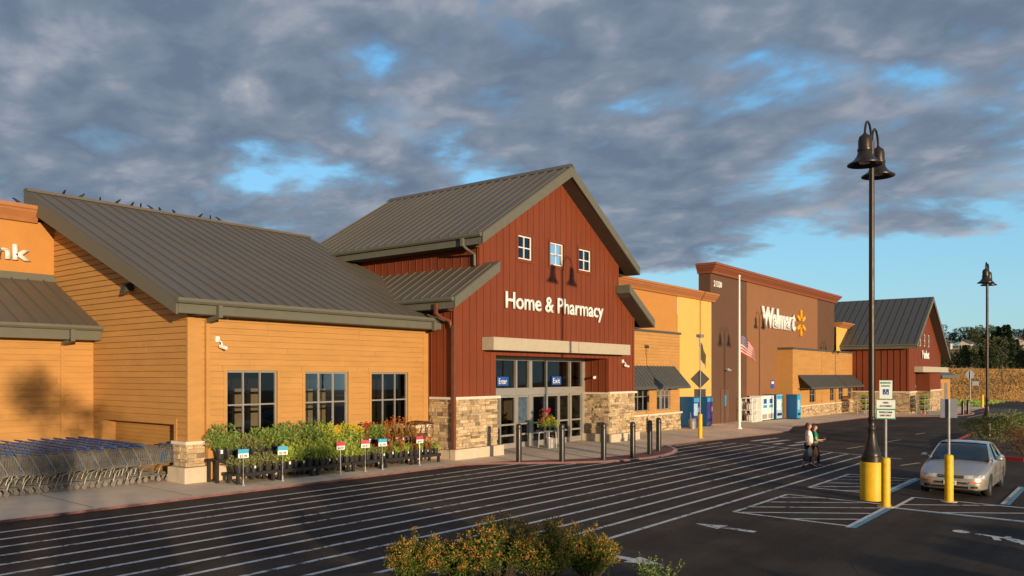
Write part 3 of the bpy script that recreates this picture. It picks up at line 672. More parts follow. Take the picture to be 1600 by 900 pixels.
for u0, u1, z0, z1 in sm:
    mb = MB(); mb.box(u0-.12, BY-.034, z0-.12, u0, BY-.024, z1+.12); mb.box(u1, BY-.034, z0-.12, u1+.12, BY-.024, z1+.12); mb.box(u0, BY-.034, z1, u1, BY-.024, z1+.12); mb.box(u0, BY-.034, z0-.12, u1, BY-.024, z0); mb.build('window_trim', M['red'], store)
# upper roof
RY0, RY1 = 18.75, 29.9
def gable(mb, x0, z0, xa, za, x1, z1, y0, y1, th=.06):
    mb.prism([(x0, z0), (xa, za), (xa, za-th), (x0, z0-th)], 'y', y0, y1); mb.prism([(xa, za), (x1, z1), (x1, z1-th), (xa, za-th)], 'y', y0, y1)
def seams(mb, x0, z0, x1, z1, y0, y1, step=.49):
    y = y0+.2
    while y < y1-.05: mb.prism([(x0, z0-.01), (x1, z1-.01), (x1, z1+.05), (x0, z0+.05)], 'y', y-.012, y+.012); y += step
xl, xr_ = CX-5.95, CX+5.95
mb = MB(); gable(mb, xl, EYE, CX, AP, xr_, EYE, RY0, RY1); seams(mb, xl, EYE, CX-.1, AP-.06, RY0, RY1); seams(mb, xr_, EYE, CX+.1, AP-.06, RY0, RY1)
mb.prism([(CX-.22, AP-.11), (CX, AP+.06), (CX+.22, AP-.11), (CX+.22, AP-.07), (CX, AP+.10), (CX-.22, AP-.07)], 'y', RY0, RY1)
rb = mb.build('roof', M['roof'], store, label='steep grey seam gable roof of the red barn')
mb = MB()
mb.prism([(xl-.02, EYE-.03), (CX, AP-.03), (xr_+.02, EYE-.03), (xr_+.02, EYE-.42), (CX, AP-.47), (xl-.02, EYE-.42)], 'y', RY0-.03, RY0+.02)
mb.box(xl-.0, RY0+.02, EYE-.42, xl+.04, RY1, EYE-.06); mb.box(xr_-.04, RY0+.02, EYE-.42, xr_, RY1, EYE-.06)
mb.build('fascia', M['fascia'], rb)
mb = MB(); mb.prism([(xl+.04, EYE-.40), (CX, AP-.45), (xr_-.04, EYE-.40), (xr_-.04, EYE-.37), (CX, AP-.42), (xl+.04, EYE-.37)], 'y', RY0+.02, BY-.001)
mb.box(xl+.04, BY, EYE-.42, CX-5.25, RY1, EYE-.38); mb.box(CX+5.25, BY, EYE-.42, xr_-.04, RY1, EYE-.38)
mb.build('soffit', M['soffit'], rb)
gutter(xl, xl, RY0+.03, RY1, EYE-.16, rb)
mb = MB(); mb.box(xl-.16, 19.6, 8.0, xl-.05, 19.72, 8.3); mb.tube([(xl-.1, 19.66, 8.05), (xl+.15, 19.66, 7.92), (CX-5.36, 19.66, 7.78), (CX-5.34, 19.66, 7.35)], .055, 6); mb.build('downpipe', M['fascia'], rb)
# lower side roofs
for sg in (-1, 1):
    xe = CX+sg*7.48; xw = CX+sg*5.25; zt = lowz(xw)
    y1 = 25.2 if sg < 0 else 23.2
    mb = MB(); mb.prism([(xe, 5.96), (xw, zt), (xw, zt-.06), (xe, 5.90)], 'y', RY0, y1); seams(mb, xe, 5.96, xw, zt, RY0, y1)
    r_ = mb.build('roof', M['roof'], store, label='lower grey seam side roof of the barn, %s' % ('beside the ochre wing' if sg < 0 else 'on its right side'))
    mb = MB(); xi = CX+sg*4.95
    mb.prism([(xe+sg*.02, 5.93), (xi, lowz(xi)-.03), (xi, lowz(xi)-.42), (xe+sg*.02, 5.55)], 'y', RY0-.03, RY0+.02)
    mb.box(min(xe, xe-sg*.04), RY0+.02, 5.55, max(xe, xe-sg*.04), y1 if sg > 0 else 22.0, 5.9)
    if abs(xi-xw) > 0: mb.prism([(xi, lowz(xi)-.03), (xw, lowz(xw)-.03), (xw, lowz(xw)-.40), (xi, lowz(xi)-.42)], 'y', RY0+.02, BY-.03)
    mb.build('fascia', M['fascia'], r_)
    mb = MB(); mb.prism([(xe-sg*.04, 5.55), (xw, lowz(xw)-.42), (xw, lowz(xw)-.39), (xe-sg*.04, 5.58)], 'y', RY0+.02, BY-.001); x_ = sorted((xe-sg*.04, CX+sg*6.72)); mb.box(x_[0], BY, 5.53, x_[1], y1 if sg > 0 else 22, 5.57)
    mb.build('soffit', M['soffit'], r_)
    if sg < 0: gutter(xe, xe, RY0+.03, 21.9, 5.80, r_)
mb = MB(); mb.box(20.85, 19.55, 5.35, 20.95, 19.66, 5.75); mb.tube([(20.9, 19.6, 5.4), (21.2, 19.6, 5.25), (21.58, 19.55, 5.15), (21.62, 19.52, 4.9)], .055, 6); mb.box(21.56, 19.34, 0.3, 21.69, 19.47, 5.0); mb.prism([(19.34, .3), (19.47, .3), (19.4, .12), (19.27, .12)], 'x', 21.56, 21.69)
mb.build('downpipe', M['pipe'], store, label='red-brown downpipe at the barn corner')
# stone piers, caps, plinths
for u0, u1, lb in ((CX-6.72, 24.2, 'left'), (32.75, CX+6.72, 'right')):
    z0 = zs((u0+u1)/2, BY)
    ledgestone(u0-.03, u1+.03, z0+.38, 2.27, BY, label='stone pier %s of the sliding doors' % lb)
    trimbox('stone_cap', 'cap', (u0-.13, BY-.14, 2.27, u1+.13, BY-.025, 2.37))
    trimbox('plinth', 'plinth', (u0-.20, BY-.26, z0-.3, u1+.18, BY-.0, z0+.38))
ledgestone(BY-.03, 20.85, zs(32.75, BY)+.38, 2.24, 32.75, 'x', -1); ledgestone(BY-.03, 20.68, zs(21.7, 20)+.34, 2.27, CX-6.72, 'x', -1)
trimbox('plinth', 'plinth', (32.56, BY, -.3, 32.75, 20.85, zs(32.75, BY)+.37), (CX-6.90, BY, -.2, CX-6.72, 20.42, zs(21.7, 20)+.33))
trimbox('stone_cap', 'cap', (32.62, BY-.02, 2.245, 32.745, 20.84, 2.345), (CX-6.86, BY-.02, 2.275, CX-6.73, 20.6, 2.365))
mb = MB(); panelwall(mb, 'x', 32.74, BY, 20.9, 2.2, lambda u: 3.96); battens(mb, 'x', 32.74, -1, BY, 20.85, 2.35, lambda u: 3.95)
panelwall(mb, 'x', 24.2, BY, 20.9, 0, lambda u: 3.96); mb.quad((24.2, BY, 3.955), (32.75, BY, 3.955), (32.75, 20.9, 3.955), (24.2, 20.9, 3.955))
mb.build('wall', M['red'], store, label='red side walls of the entrance recess')
seccam(34.0, BY-.02, 3.78)
mb = MB(); mb.box(32.66, 20.2, 3.0, 32.74, 20.32, 3.12); mb.tube([(32.66, 20.26, 3.06), (32.5, 20.2, 3.05), (32.38, 20.12, 3.04)], .05, 8); mb.blob((32.4, 20.1, 3.04), .07); mb.build('security_camera', M['white'], store)
# canopy
mb = MB(); mb.box(23.32, 18.9, 4.13, 29.20, BY-.03, 4.62); mb.box(29.26, 18.905, 4.13, 33.78, BY-.03, 4.62); mb.box(29.19, 18.95, 4.16, 29.27, BY-.03, 4.60)
mb.build('canopy', M['canopy'], store, label='beige box canopy over the sliding doors')
# sliding doors
DY = 20.9; dz0 = zs(29, DY)
mb = MB(); V = [(24.25, .08), (27.25, .05), (28.28, .11), (29.5, .045), (31.45, .045), (32.62, .14)]
for x, w_ in V: mb.box(x-w_, DY-.09, dz0-.1, x+w_, DY+.06, 3.86)
mb.box(24.2, DY-.10, 3.80, 32.74, DY+.06, 3.96); mb.box(24.25, DY-.12, 2.30, 32.6, DY+.05, 2.62); mb.box(25.0, DY-.14, 2.32, 26.8, DY-.11, 2.34); mb.box(30.0, DY-.14, 2.32, 31.6, DY-.11, 2.34)
dr = mb.build('sliding_door', M['alu'], store, label='aluminium sliding entrance doors')
for (a, b) in ((25.0, 26.1), (26.15, 27.2), (27.35, 28.15), (28.45, 29.42), (29.58, 30.5), (30.55, 31.38), (31.55, 32.45)):
    f = MB(); zt = 2.29
    f.box(a, DY-.06, dz0-.02, a+.055, DY, zt); f.box(b-.055, DY-.06, dz0-.02, b, DY, zt); f.box(a+.055, DY-.06, dz0-.02, b-.055, DY, dz0+.22); f.box(a+.055, DY-.055, dz0+.52, b-.055, DY, dz0+.60); f.box(a+.055, DY-.055, dz0+.98, b-.055, DY, dz0+1.05); f.box(a+.055, DY-.06, zt-.08, b-.055, DY, zt)
    f.build('door_leaf', M['alu'], dr)
g = MB(); g.quad((24.3, DY+.02, dz0), (32.6, DY+.02, dz0), (32.6, DY+.02, 3.82), (24.3, DY+.02, 3.82)); g.build('pane', M['glassd'], dr)
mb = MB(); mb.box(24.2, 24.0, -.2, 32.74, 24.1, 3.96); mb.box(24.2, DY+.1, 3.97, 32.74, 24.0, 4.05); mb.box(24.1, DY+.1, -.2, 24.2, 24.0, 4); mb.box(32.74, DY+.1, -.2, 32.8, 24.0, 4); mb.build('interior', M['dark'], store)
mb = MB(); mb.box(26.0, 23.2, 0.2, 28.0, 23.25, 3.0); mb.box(29.5, 23.4, 1.0, 30.3, 23.5, 2.4); mb.build('interior_partition', M['cream'], store)
mb = MB(); mb.quad((27.38, DY-.002, 1.1), (28.12, DY-.002, 1.1), (28.12, DY-.002, 2.2), (27.38, DY-.002, 2.2)); mb.build('poster', M['poster'], dr)
for x, s_ in ((26.0, 'Enter'), (30.0, 'Exit')):
    mb = MB(); mb.box(x, DY-.03, 2.72, x+.75, DY-.015, 3.10); o = mb.build('door_sign', M['blue'], dr, label='blue %s sign above the doors' % s_)
    t = text('lettering', s_, M['white'], o, .55, .24, .004, .01); t.location = Vector((x+.10, DY-.031, 2.79)) - store.location
t = text('lettering', 'Home & Pharmacy', M['white'], store, 7.42, 0.88, 0.05, 0.014, 0.97); t['label'] = 'white Home & Pharmacy lettering'; t.location = Vector((24.72, BY-.05, 5.62)) - store.location

# --- interior of the ochre wing seen through its windows
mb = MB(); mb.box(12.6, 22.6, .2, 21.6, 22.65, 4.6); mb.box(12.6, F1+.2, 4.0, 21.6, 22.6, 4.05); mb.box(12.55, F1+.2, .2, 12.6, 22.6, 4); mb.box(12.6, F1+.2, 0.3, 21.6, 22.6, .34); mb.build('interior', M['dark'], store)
mb = MB(); mb.box(14.3, 22.2, 0.4, 15.3, 22.25, 2.75); mb.box(16.6, 22.1, .4, 18.1, 22.15, 2.7); mb.box(13.3, 22.3, 2.0, 13.7, 22.35, 2.7); mb.build('interior_partition', M['cream'], store)
mb = MB()
for x in (14.2, 14.75, 16.9, 17.4, 17.95): mb.box(x-.04, 21.9, .4, x+.04, 22.0, 2.9)
for z in (1.5, 2.0, 2.6): mb.box(14.0, 21.88, z, 15.2, 22.05, z+.05); mb.box(16.6, 21.88, z, 18.1, 22.05, z+.05)
mb.build('interior_shelf', M['blackw'], store)

# --- tall ochre and yellow centre section
AY = 22.15
mb = MB(); panelwall(mb, 'y', AY, 34, 45.48, 0, lambda u: 8.07); mb.build('wall', M['ochre2'], store, label='smooth ochre upper wall right of the barn')
mb = MB(); panelwall(mb, 'y', AY-.02, 45.48, 50.6, -.3, lambda u: 8.07); panelwall(mb, 'x', 50.6, AY-.02, 22.2, -.3, lambda u: 8.07); mb.box(48.7, AY-.026, 0, 48.73, AY-.021, 8.07); mb.build('wall', M['yellow'], store, label='smooth yellow wall behind the vending machines')
def corn(name, x0, x1, y, z0, z1, d, m):
    h = z1-z0; mb = MB(); mb.prism([(y, z0), (y-d*.25, z0), (y-d*.35, z0+h*.2), (y-d*.8, z0+h*.6), (y-d*.85, z0+h*.72), (y-d, z0+h*.76), (y-d, z1), (y+.5, z1), (y+.5, z0)], 'x', x0, x1)
    return mb.build(name, M[m], store)
corn('cornice', 33.8, 50.98, AY-.021, 8.07, 8.60, .43, 'cornice')
BYY = 21.5; winB = [(35.6, 37.1, 1.13, 2.62), (38.71, 40.56, 1.13, 2.62), (41.49, 43.21, 1.13, 2.62)]
mb = MB(); laps(mb, 'y', BYY, -1, lambda z: (35.2, 44.49), 0.93, 5.63, winB); reveal(mb, 'y', BYY, 1, winB); panelwall(mb, 'x', 44.49, BYY, AY, -.1, lambda u: 5.63); mb.quad((35.2, BYY+.003, -.2), (44.49, BYY+.003, -.2), (44.49, BYY+.003, .96), (35.2, BYY+.003, .96))
mb.quad((35.2, BYY, 5.61), (44.49, BYY, 5.61), (44.49, AY, 5.61), (35.2, AY, 5.61))
mb.build('wall', M['ochre'], store, label='ochre lap-sided wall with a metal awning')
trimbox('flashing', 'roof2', (35.2, BYY-.08, 5.61, 44.57, AY-.03, 5.74))
for h in winB: window(*h, BYY, 3, 2, mid=1.95)
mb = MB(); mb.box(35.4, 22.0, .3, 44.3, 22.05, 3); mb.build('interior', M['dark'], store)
ledgestone(35.2, 44.52, zs(41, 22)-.05, 0.86, BYY, label='low stone base under the awning windows'); trimbox('stone_cap', 'cap', (35.2, BYY-.14, .86, 44.60, BYY-.018, .95))
mb = MB(); mb.tube([(35.35, 20.6, 0), (35.35, 20.6, 2.15)], .06, 8); mb.build('downpipe', M['white'], store)
def awning(x0, x1, y0, z0, y1, z1, nm, step=.40):
    mb = MB(); mb.prism([(y0, z0), (y1, z1), (y1, z1-.05), (y0, z0-.05)], 'x', x0, x1); x = x0+.1
    while x < x1: mb.prism([(y0, z0), (y1, z1), (y1, z1+.045), (y0, z0+.045)], 'x', x-.012, x+.012); x += step
    mb.box(x0, y1-.02, z1-.16, x1, y1+.02, z1-.02); mb.tube([(x0+.02, y0, z1-.1), (x0+.02, y1, z1-.1)], .03, 6); mb.tube([(x1-.02, y0, z1-.1), (x1-.02, y1, z1-.1)], .03, 6)
    return mb.build('awning', M['roof2'], store, label=nm)
awning(35.4, 43.77, BYY-.03, 3.68, 20.45, 2.54, 'dark seam metal awning beside the barn')
# --- brown section with the main sign
WY = 22.2
for a, b, m_, lb in ((50.6, 57.0, 'brownd', 'dark brown wall behind the flagpole'), (57.0, 74.0, 'brownm', 'brown wall carrying the main store sign'), (74.0, 79.3, 'brownd', 'dark brown strip at the right end of the brown front')):
    mb = MB(); panelwall(mb, 'y', WY-(.03 if m_ == 'brownm' else 0), a, b, -.6, lambda u: 10.05)
    if m_ == 'brownm': panelwall(mb, 'x', a, WY-.03, WY, -.6, lambda u: 10.05); panelwall(mb, 'x', b, WY-.03, WY, -.6, lambda u: 10.05)
    else:
        if a < 51: panelwall(mb, 'x', a, WY, 23.05, -.6, lambda u: 10.05); panelwall(mb, 'y', 23.05, 50.6, 79.3, 0, lambda u: 10.05)
        else: panelwall(mb, 'x', b, WY, 23.05, -.6, lambda u: 10.05)
    mb.build('wall', M[m_], store, label=lb)
mb = MB(); mb.box(34.5, 23.3, 7.0, 80.5, 60, 7.2); mb.build('flat_roof', M['hroof'], store)
h = .68; d = .55; x0, x1 = 50.6, 79.3
mb = MB(); prof = [(.0, .0), (.14, .0), (.19, .14), (.44, .41), (.47, .49), (.55, .52), (.55, .68)]
ring = []
for dd, z in prof: ring.append([(x0-dd*.75, 23.1, 10.03+z), (x0-dd*.75, WY-.031-dd, 10.03+z), (x1+dd, WY-.031-dd, 10.03+z), (x1+dd, 23.1, 10.03+z)])
for r0, r1 in zip(ring, ring[1:]):
    for i in range(3): mb.quad(r0[i], r0[i+1], r1[i+1], r1[i])
mb.quad(*ring[-1]); mb.build('cornice', M['cornice2'], store, label='red-brown cornice of the brown front')
t = text('lettering', '21320', M['white'], store, 1.35, .42, .03, .02); t.location = Vector((51.1, WY-.01, 9.18)) - store.location
t = text('lettering', 'Walmart', M['white'], store, 7.75, 1.62, .14, .034, .93); t['label'] = 'white main store lettering'; t.location = Vector((59.75, WY-.08, 6.82)) - store.location
mb = MB(); cx_, cz_ = 69.0, 7.6
for k in range(6):
    a = R(30+60*k-30+0) + R(30*0); a = R(90+60*k); ca, sa = math.cos(a), math.sin(a)
    pts = [(.36, -.05), (.46, -.11), (.70, -.145), (.98, -.15), (1.10, -.10), (1.13, 0), (1.10, .10), (.98, .15), (.70, .145), (.46, .11), (.36, .05)]
    mb.prism([(cx_+x*ca-y*sa, cz_+x*sa+y*ca) for x, y in pts], 'y', WY-.22, WY-.08)
mb.build('emblem', M['gold'], store, label='yellow six-ray emblem beside the main lettering')
mb = MB(); mb.box(52.4, WY-.02, -.2, 53.75, WY-.001, 2.15); dd = mb.build('door', M['door'], store, label='brown service door'); mb = MB(); mb.box(52.9, WY-.035, 1.0, 53.2, WY-.022, 1.75); mb.build('door_sign', M['teal'], dd); trimbox('door_frame', 'brownd', (52.25, WY-.03, 2.15, 53.9, WY-.001, 2.25), (52.25, WY-.03, -.3, 52.4, WY-.001, 2.15), (53.75, WY-.03, -.3, 53.9, WY-.001, 2.15), parent=dd)
mb = MB()
for x in (62.0, 65.8): mb.box(x, WY-.06, 2.1, x+.7, WY-.032, 2.75)
mb.build('wall_notice', M['blue'], store)
mb = MB()
for x in (62.1, 65.9): mb.box(x, WY-.07, 2.45, x+.5, WY-.061, 2.65)
mb.build('wall_notice', M['white'], store)
mb = MB(); mb.box(53.1, WY-.2, 3.5, 53.4, WY-.001, 3.62); mb.box(52.8, WY-.3, 3.46, 53.5, WY-.2, 3.54); mb.build('floodlight', M['grey'], store); seccam(65.3, WY-.05, 4.0)
mb = MB(); mb.box(55.6, WY-.2, .6, 56.1, WY-.001, 1.25); mb.build('utility_box', M['grey'], store)
# --- low ochre block with the long awning, yellow end, far barn
CY = 21.0; winC = [(67.9, 69.5, .82, 2.15), (73.7, 75.0, .82, 2.15), (76.4, 77.9, .82, 2.15), (79.4, 80.8, .82, 2.15)]
mb = MB(); laps(mb, 'y', CY, -1, lambda z: (63.6, 82.2), .65, 5.2, winC, pitch=.2); panelwall(mb, 'x', 63.6, CY, WY, -.6, lambda u: 5.2); panelwall(mb, 'x', 82.2, CY, WY, -.6, lambda u: 5.2); mb.quad((63.6, CY+.003, -.6), (82.2, CY+.003, -.6), (82.2, CY+.003, .7), (63.6, CY+.003, .7)); mb.quad((63.6, CY, 5.19), (82.2, CY, 5.19), (82.2, WY, 5.19), (63.6, WY, 5.19))
reveal(mb, 'y', CY, 1, winC); mb.box(71.2, CY-.03, .7, 71.5, CY-.017, 5.2); mb.build('wall', M['ochre'], store, label='low ochre wall right of the main sign')
trimbox('flashing', 'roof2', (63.5, CY-.1, 5.2, 82.3, WY-.04, 5.36))
for h in winC: window(*h, CY, 2, 2)
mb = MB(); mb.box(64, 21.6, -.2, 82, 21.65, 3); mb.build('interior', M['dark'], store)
ledgestone(63.6, 82.25, -.6, .58, CY); trimbox('stone_cap', 'cap', (63.5, CY-.14, .58, 82.3, CY-.018, .66))
awning(64.9, 81.2, CY-.03, 3.15, 19.9, 2.16, 'long dark metal awning right of the main sign', .5)
mb = MB(); panelwall(mb, 'y', 22.0, 79.31, 86.5, -.6, lambda u: 7.78); panelwall(mb, 'x', 86.5, 22, 34, -.6, lambda u: 7.78); mb.build('wall', M['yellow'], store, label='yellow wall end beside the far barn'); corn('cornice', 79.86, 86.9, 21.98, 7.75, 8.25, .45, 'cornice')
EY = 16.0; xe0, xe1 = 81.0, 97.0; ea, ez = 88.4, 10.95
def etop(x): return (ez - .617*(ea-x) if x < ea else ez - .617*(x-ea))-.2
eop = (83.9, 91.0, -1, 3.35); esm = [(85.9, 86.7, 6.0, 7.2), (88.0, 88.8, 6.0, 7.2), (90.1, 90.9, 6.0, 7.2)]
mb = MB(); panelwall(mb, 'y', EY, xe0, xe1, 1.3, etop, [eop]+esm, [ea]); battens(mb, 'y', EY, -1, xe0, xe1, 1.6, etop, [eop]+esm, .6)
panelwall(mb, 'x', xe0, EY, 40, -1, lambda u: 6.15); battens(mb, 'x', xe0, -1, EY, 23, 1.6, lambda u: 6.1, step=.55, wd=.06, th=.05); panelwall(mb, 'x', xe1, EY, 40, -1, lambda u: 5.5)
panelwall(mb, 'x', 91.0, EY, 17.6, -1, lambda u: 3.4); mb.quad((83.9, EY, 3.352), (91, EY, 3.352), (91, 17.6, 3.352), (83.9, 17.6, 3.352)); panelwall(mb, 'x', 83.9, EY, 17.6, -1, lambda u: 3.4)
mb.build('wall', M['red'], store, label='red batten walls of the far barn entrance')
for h in esm: window(*h, EY, 1, 2, fm='white')
mb = MB(); e0z = ez-.617*(ea-80.4)+1.0; l0 = 6.95; r0 = ez-.617*(97.9-ea)
gable(mb, 80.4, ez-.617*8.0, ea, ez, 97.9, r0, 15.2, 40); seams(mb, 80.4, ez-.617*8.0, ea-.1, ez-.06, 15.2, 40, .62); er = mb.build('roof', M['roof2'], store, label='dark seam gable roof of the far barn')
mb = MB(); zl = ez-.617*8.0; mb.prism([(80.38, zl-.03), (ea, ez-.03), (97.92, r0-.03), (97.92, r0-.42), (ea, ez-.47), (80.38, zl-.42)], 'y', 15.17, 15.22); mb.box(80.4, 15.22, zl-.42, 80.45, 40, zl-.06); mb.build('fascia', M['fascia'], er); gutter(80.4, 80.4, 15.22, 40, zl-.16, er)
mb = MB(); mb.prism([(80.45, zl-.40), (ea, ez-.45), (97.88, r0-.40), (97.88, r0-.37), (ea, ez-.42), (80.45, zl-.37)], 'y', 15.22, EY-.001); mb.build('soffit', M['soffit'], er)
for u0, u1 in ((xe0, 83.9), (91.0, xe1)): ledgestone(u0, u1, -.6, 1.5, EY); 
ledgestone(EY, 22, -.6, 1.5, xe0, 'x', -1); ledgestone(EY, 17.5, -.6, 1.5, 91.0, 'x', -1)
trimbox('stone_cap', 'cap', (xe0-.14, EY-.14, 1.5, 84.0, EY-.03, 1.62), (90.9, EY-.14, 1.5, 97.1, EY-.03, 1.62), (xe0-.14, EY-.03, 1.5, xe0-.03, 22, 1.62))
trimbox('canopy', 'canopy', (83.2, 15.2, 3.42, 96.6, 15.97, 3.95), label='beige canopy of the far barn')
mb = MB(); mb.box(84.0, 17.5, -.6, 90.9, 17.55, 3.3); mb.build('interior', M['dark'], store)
mb = MB()
for x in (84.4, 86.5, 88.5, 90.6): mb.box(x-.12, 17.3, -.6, x+.12, 17.48, 3.34)
mb.box(84, 17.28, 1.8, 90.9, 17.47, 2.1); mb.build('sliding_door', M['alu'], store, label='aluminium doors of the far barn')
t = text('lettering', 'Market', M['white'], store, 3.4, .85, .07, .015); t.location = Vector((86.6, EY-.06, 4.75)) - store.location
mb = MB(); mb.box(xe1, 16.6, -1, 106.8, 34, 2.95); mb.build('wall', M['ochre'], store, label='low ochre annex at the far end'); winE = [(99.3, 101.0), (103.0, 104.7)]
for a, b in winE: trimbox('window', 'alud', (a, 16.55, .2, b, 16.59, 2.2))
mb = MB(); mb.add([(xe1, 15.9, 3.0), (107.9, 15.9, 3.0), (107.9, 36, 3.0), (xe1, 36, 3.0), (xe1, 20.5, 5.3), (102.5, 20.5, 5.3), (102.5, 32, 5.3), (xe1, 32, 5.3)], [(0, 1, 5, 4), (1, 2, 6, 5), (2, 3, 7, 6), (4, 5, 6, 7), (0, 3, 2, 1), (0, 4, 7, 3)]); mb.build('roof', M['roof2'], store, label='dark hip roof of the far annex'); trimbox('fascia', 'fascia', (xe1, 15.82, 2.75, 107.95, 15.89, 3.12))

# ------------------------------------------------------------ shopping carts
def make_cart():
    r = thing('shopping_cart', '', 'shopping cart', (0, 0, 0), 'nested shopping carts by the store wall')
    f = MB()
    for s_ in (-1, 1):
        f.tube([(-.04, s_*.27, 1.02), (.06, s_*.27, .97), (.30, s_*.245, .53), (.27, s_*.245, .48), (.02, s_*.25, .40), (-.04, s_*.255, .32), (-.10, s_*.265, .14)], .0135, 6)
        f.tube([(.27, s_*.24, .48), (.84, s_*.19, .50)], .011, 6); f.tube([(-.08, s_*.262, .17), (.35, s_*.22, .20), (.86, s_*.17, .15)], .011, 6); pass
    f.tube([(-.08, -.262, .17), (-.08, .262, .17)], .011, 6); f.tube([(.86, -.17, .15), (.86, .17, .15)], .011, 6)
    f.build('frame', M['cartm'], r)
    b = MB()
    def pt(u, v, side):    # u along, v up
        yb, yt = .225-.045*u, .285-.07*u; y = yb+(yt-yb)*v
        return (.08-.02*v+(.80+.10*v)*u - .06*(1-u)*v, side*y, (.50+.02*u)+v*(.44-.10*u))
    rw = .0045
    for s_ in (-1, 1):
        for i in range(10): b.tube([pt(0, i/9, s_), pt(1, i/9, s_)], rw if i < 9 else .008, 4, False)
        for i in range(17): b.tube([pt(i/16, 0, s_), pt(i/16, 1, s_)], rw, 4, False)
    for i in range(9):
        k = -1+2*i/8
        b.tube([(.08, k*.22, .50), (.88, k*.18, .52)], rw, 4, False); b.tube([(pt(1, 0, 1)[0], k*.18, .52), (pt(1, 1, 1)[0], k*.215, .86)], rw, 4, False)
    for i in range(6): q = pt(1, i/5, 1); b.tube([(q[0], -q[1], q[2]), q], rw if i < 5 else .008, 4, False)
    for i in range(6): b.tube([pt(i/5, 0, -1), pt(i/5, 0, 1)], rw, 4, False)
    b.build('basket', M['cartm'], r, normals=False)
    h = MB(); h.tube([(-.05, -.29, 1.02), (-.05, .29, 1.02)], .019, 8)
    for s_ in (-1, 1): h.tube([(-.06, s_*.28, 1.02), (.03, s_*.28, .99)], .021, 6)
    h.build('handle', M['cartb'], r)
    fl = MB(); fl.box(.02, -.20, .90, .032, .20, .955); fl.build('child_seat_flap', M['cartm'], r)
    for s_ in (-1, 1):
        bp = MB(); q = pt(1, 0, s_); bp.box(q[0]+.02, s_*.195-.012, .54, q[0]+.062, s_*.195+.012, .84); bp.build('bumper_strip', M['cartb'], r)
    for x, s_ in ((-.10, -1), (-.10, 1), (.84, -1), (.84, 1)):
        w_ = MB(); y = s_*(.265 if x < 0 else .17); p = [(r_, a) for r_, a in ((.02, -.014), (.062, -.014), (.062, .014), (.02, .014))]
        w_.add([(x+rr*math.cos(2*math.pi*k/12), y+a, .063+rr*math.sin(2*math.pi*k/12)) for rr, a in p for k in range(12)], [(i*12+k, i*12+(k+1) % 12, (i+1)*12+(k+1) % 12, (i+1)*12+k) for i in range(3) for k in range(12)])
        w_.box(x-.02, y-.02, .06, x+.02, y-.016, .15); w_.box(x-.02, y+.016, .06, x+.02, y+.02, .15); w_.build('wheel', M['wheel'], r)
    return r
cart0 = make_cart(); ctree = snap(cart0); first = True
crnd = random.Random(5)
rown = ['front', 'second', 'third', 'fourth', 'fifth', 'back']
for j in range(6):
    yy = 21.62 + j*0.74; n = 14 if j < 3 else 12
    xh = 11.42 if j == 0 else 11.3
    for i in range(n):
        x = xh - i*0.36 + crnd.uniform(-.015, .015) + (.45 if (j == 0 and i == 0) else 0); y = yy + crnd.uniform(-.02, .02)
        lb = 'grey wire shopping cart with blue handle, %s from the right in the %s row' % (ORD[i+1], rown[j])
        if first: o = cart0; first = False; o['label'] = lb; o.location = (x, y, zs(x, y))
        else: o = dup(cart0, (x, y, zs(x, y)), crnd.uniform(-.02, .02), label=lb, tree=ctree)

# ------------------------------------------------------------ plants
def leaf(mb, p, d, ln, wd, g, droop=0.0):
    d = Vector(d).normalized(); a = Vector((g.gauss(0, 1), g.gauss(0, 1), g.gauss(0, 1))); s_ = d.cross(a)
    if s_.length < 1e-4: s_ = Vector((1, 0, 0))
    s_.normalize(); p = Vector(p); m_ = p + d*ln*.5 + Vector((0, 0, ln*.08)); t = p + d*ln - Vector((0, 0, droop*ln))
    mb.add([p, m_+s_*wd*.5, t, m_-s_*wd*.5], [(0, 1, 2, 3)])
def rdir(g, up=0.3):
    v = Vector((g.gauss(0, 1), g.gauss(0, 1), g.gauss(0, 1)+up)); return v.normalized() if v.length > 1e-3 else Vector((0, 0, 1))
def bushmesh(g, n, rad, h, z0, ln, wd, lobes=7, up=.4):
    """leaves spread through a few overlapping clumps"""
    mb = MB(); cs = []
    for i in range(lobes):
        a = g.uniform(0, 6.28); q = rad*math.sqrt(g.random())*.68
        cs.append((q*math.cos(a), q*math.sin(a), z0+h*g.uniform(.35, .85), rad*g.uniform(.28, .5), h*g.uniform(.18, .36)))
    for i in range(n):
        c = g.choice(cs); v = rdir(g, .3); k = g.uniform(.55, 1.0)**.5
        p = (c[0]+v.x*c[3]*k, c[1]+v.y*c[3]*k, max(z0, c[2]+v.z*c[4]*k))
        leaf(mb, p, (v + rdir(g, up)*.8), ln*g.uniform(.6, 1.3), wd*g.uniform(.7, 1.2), g)
    return mb, cs
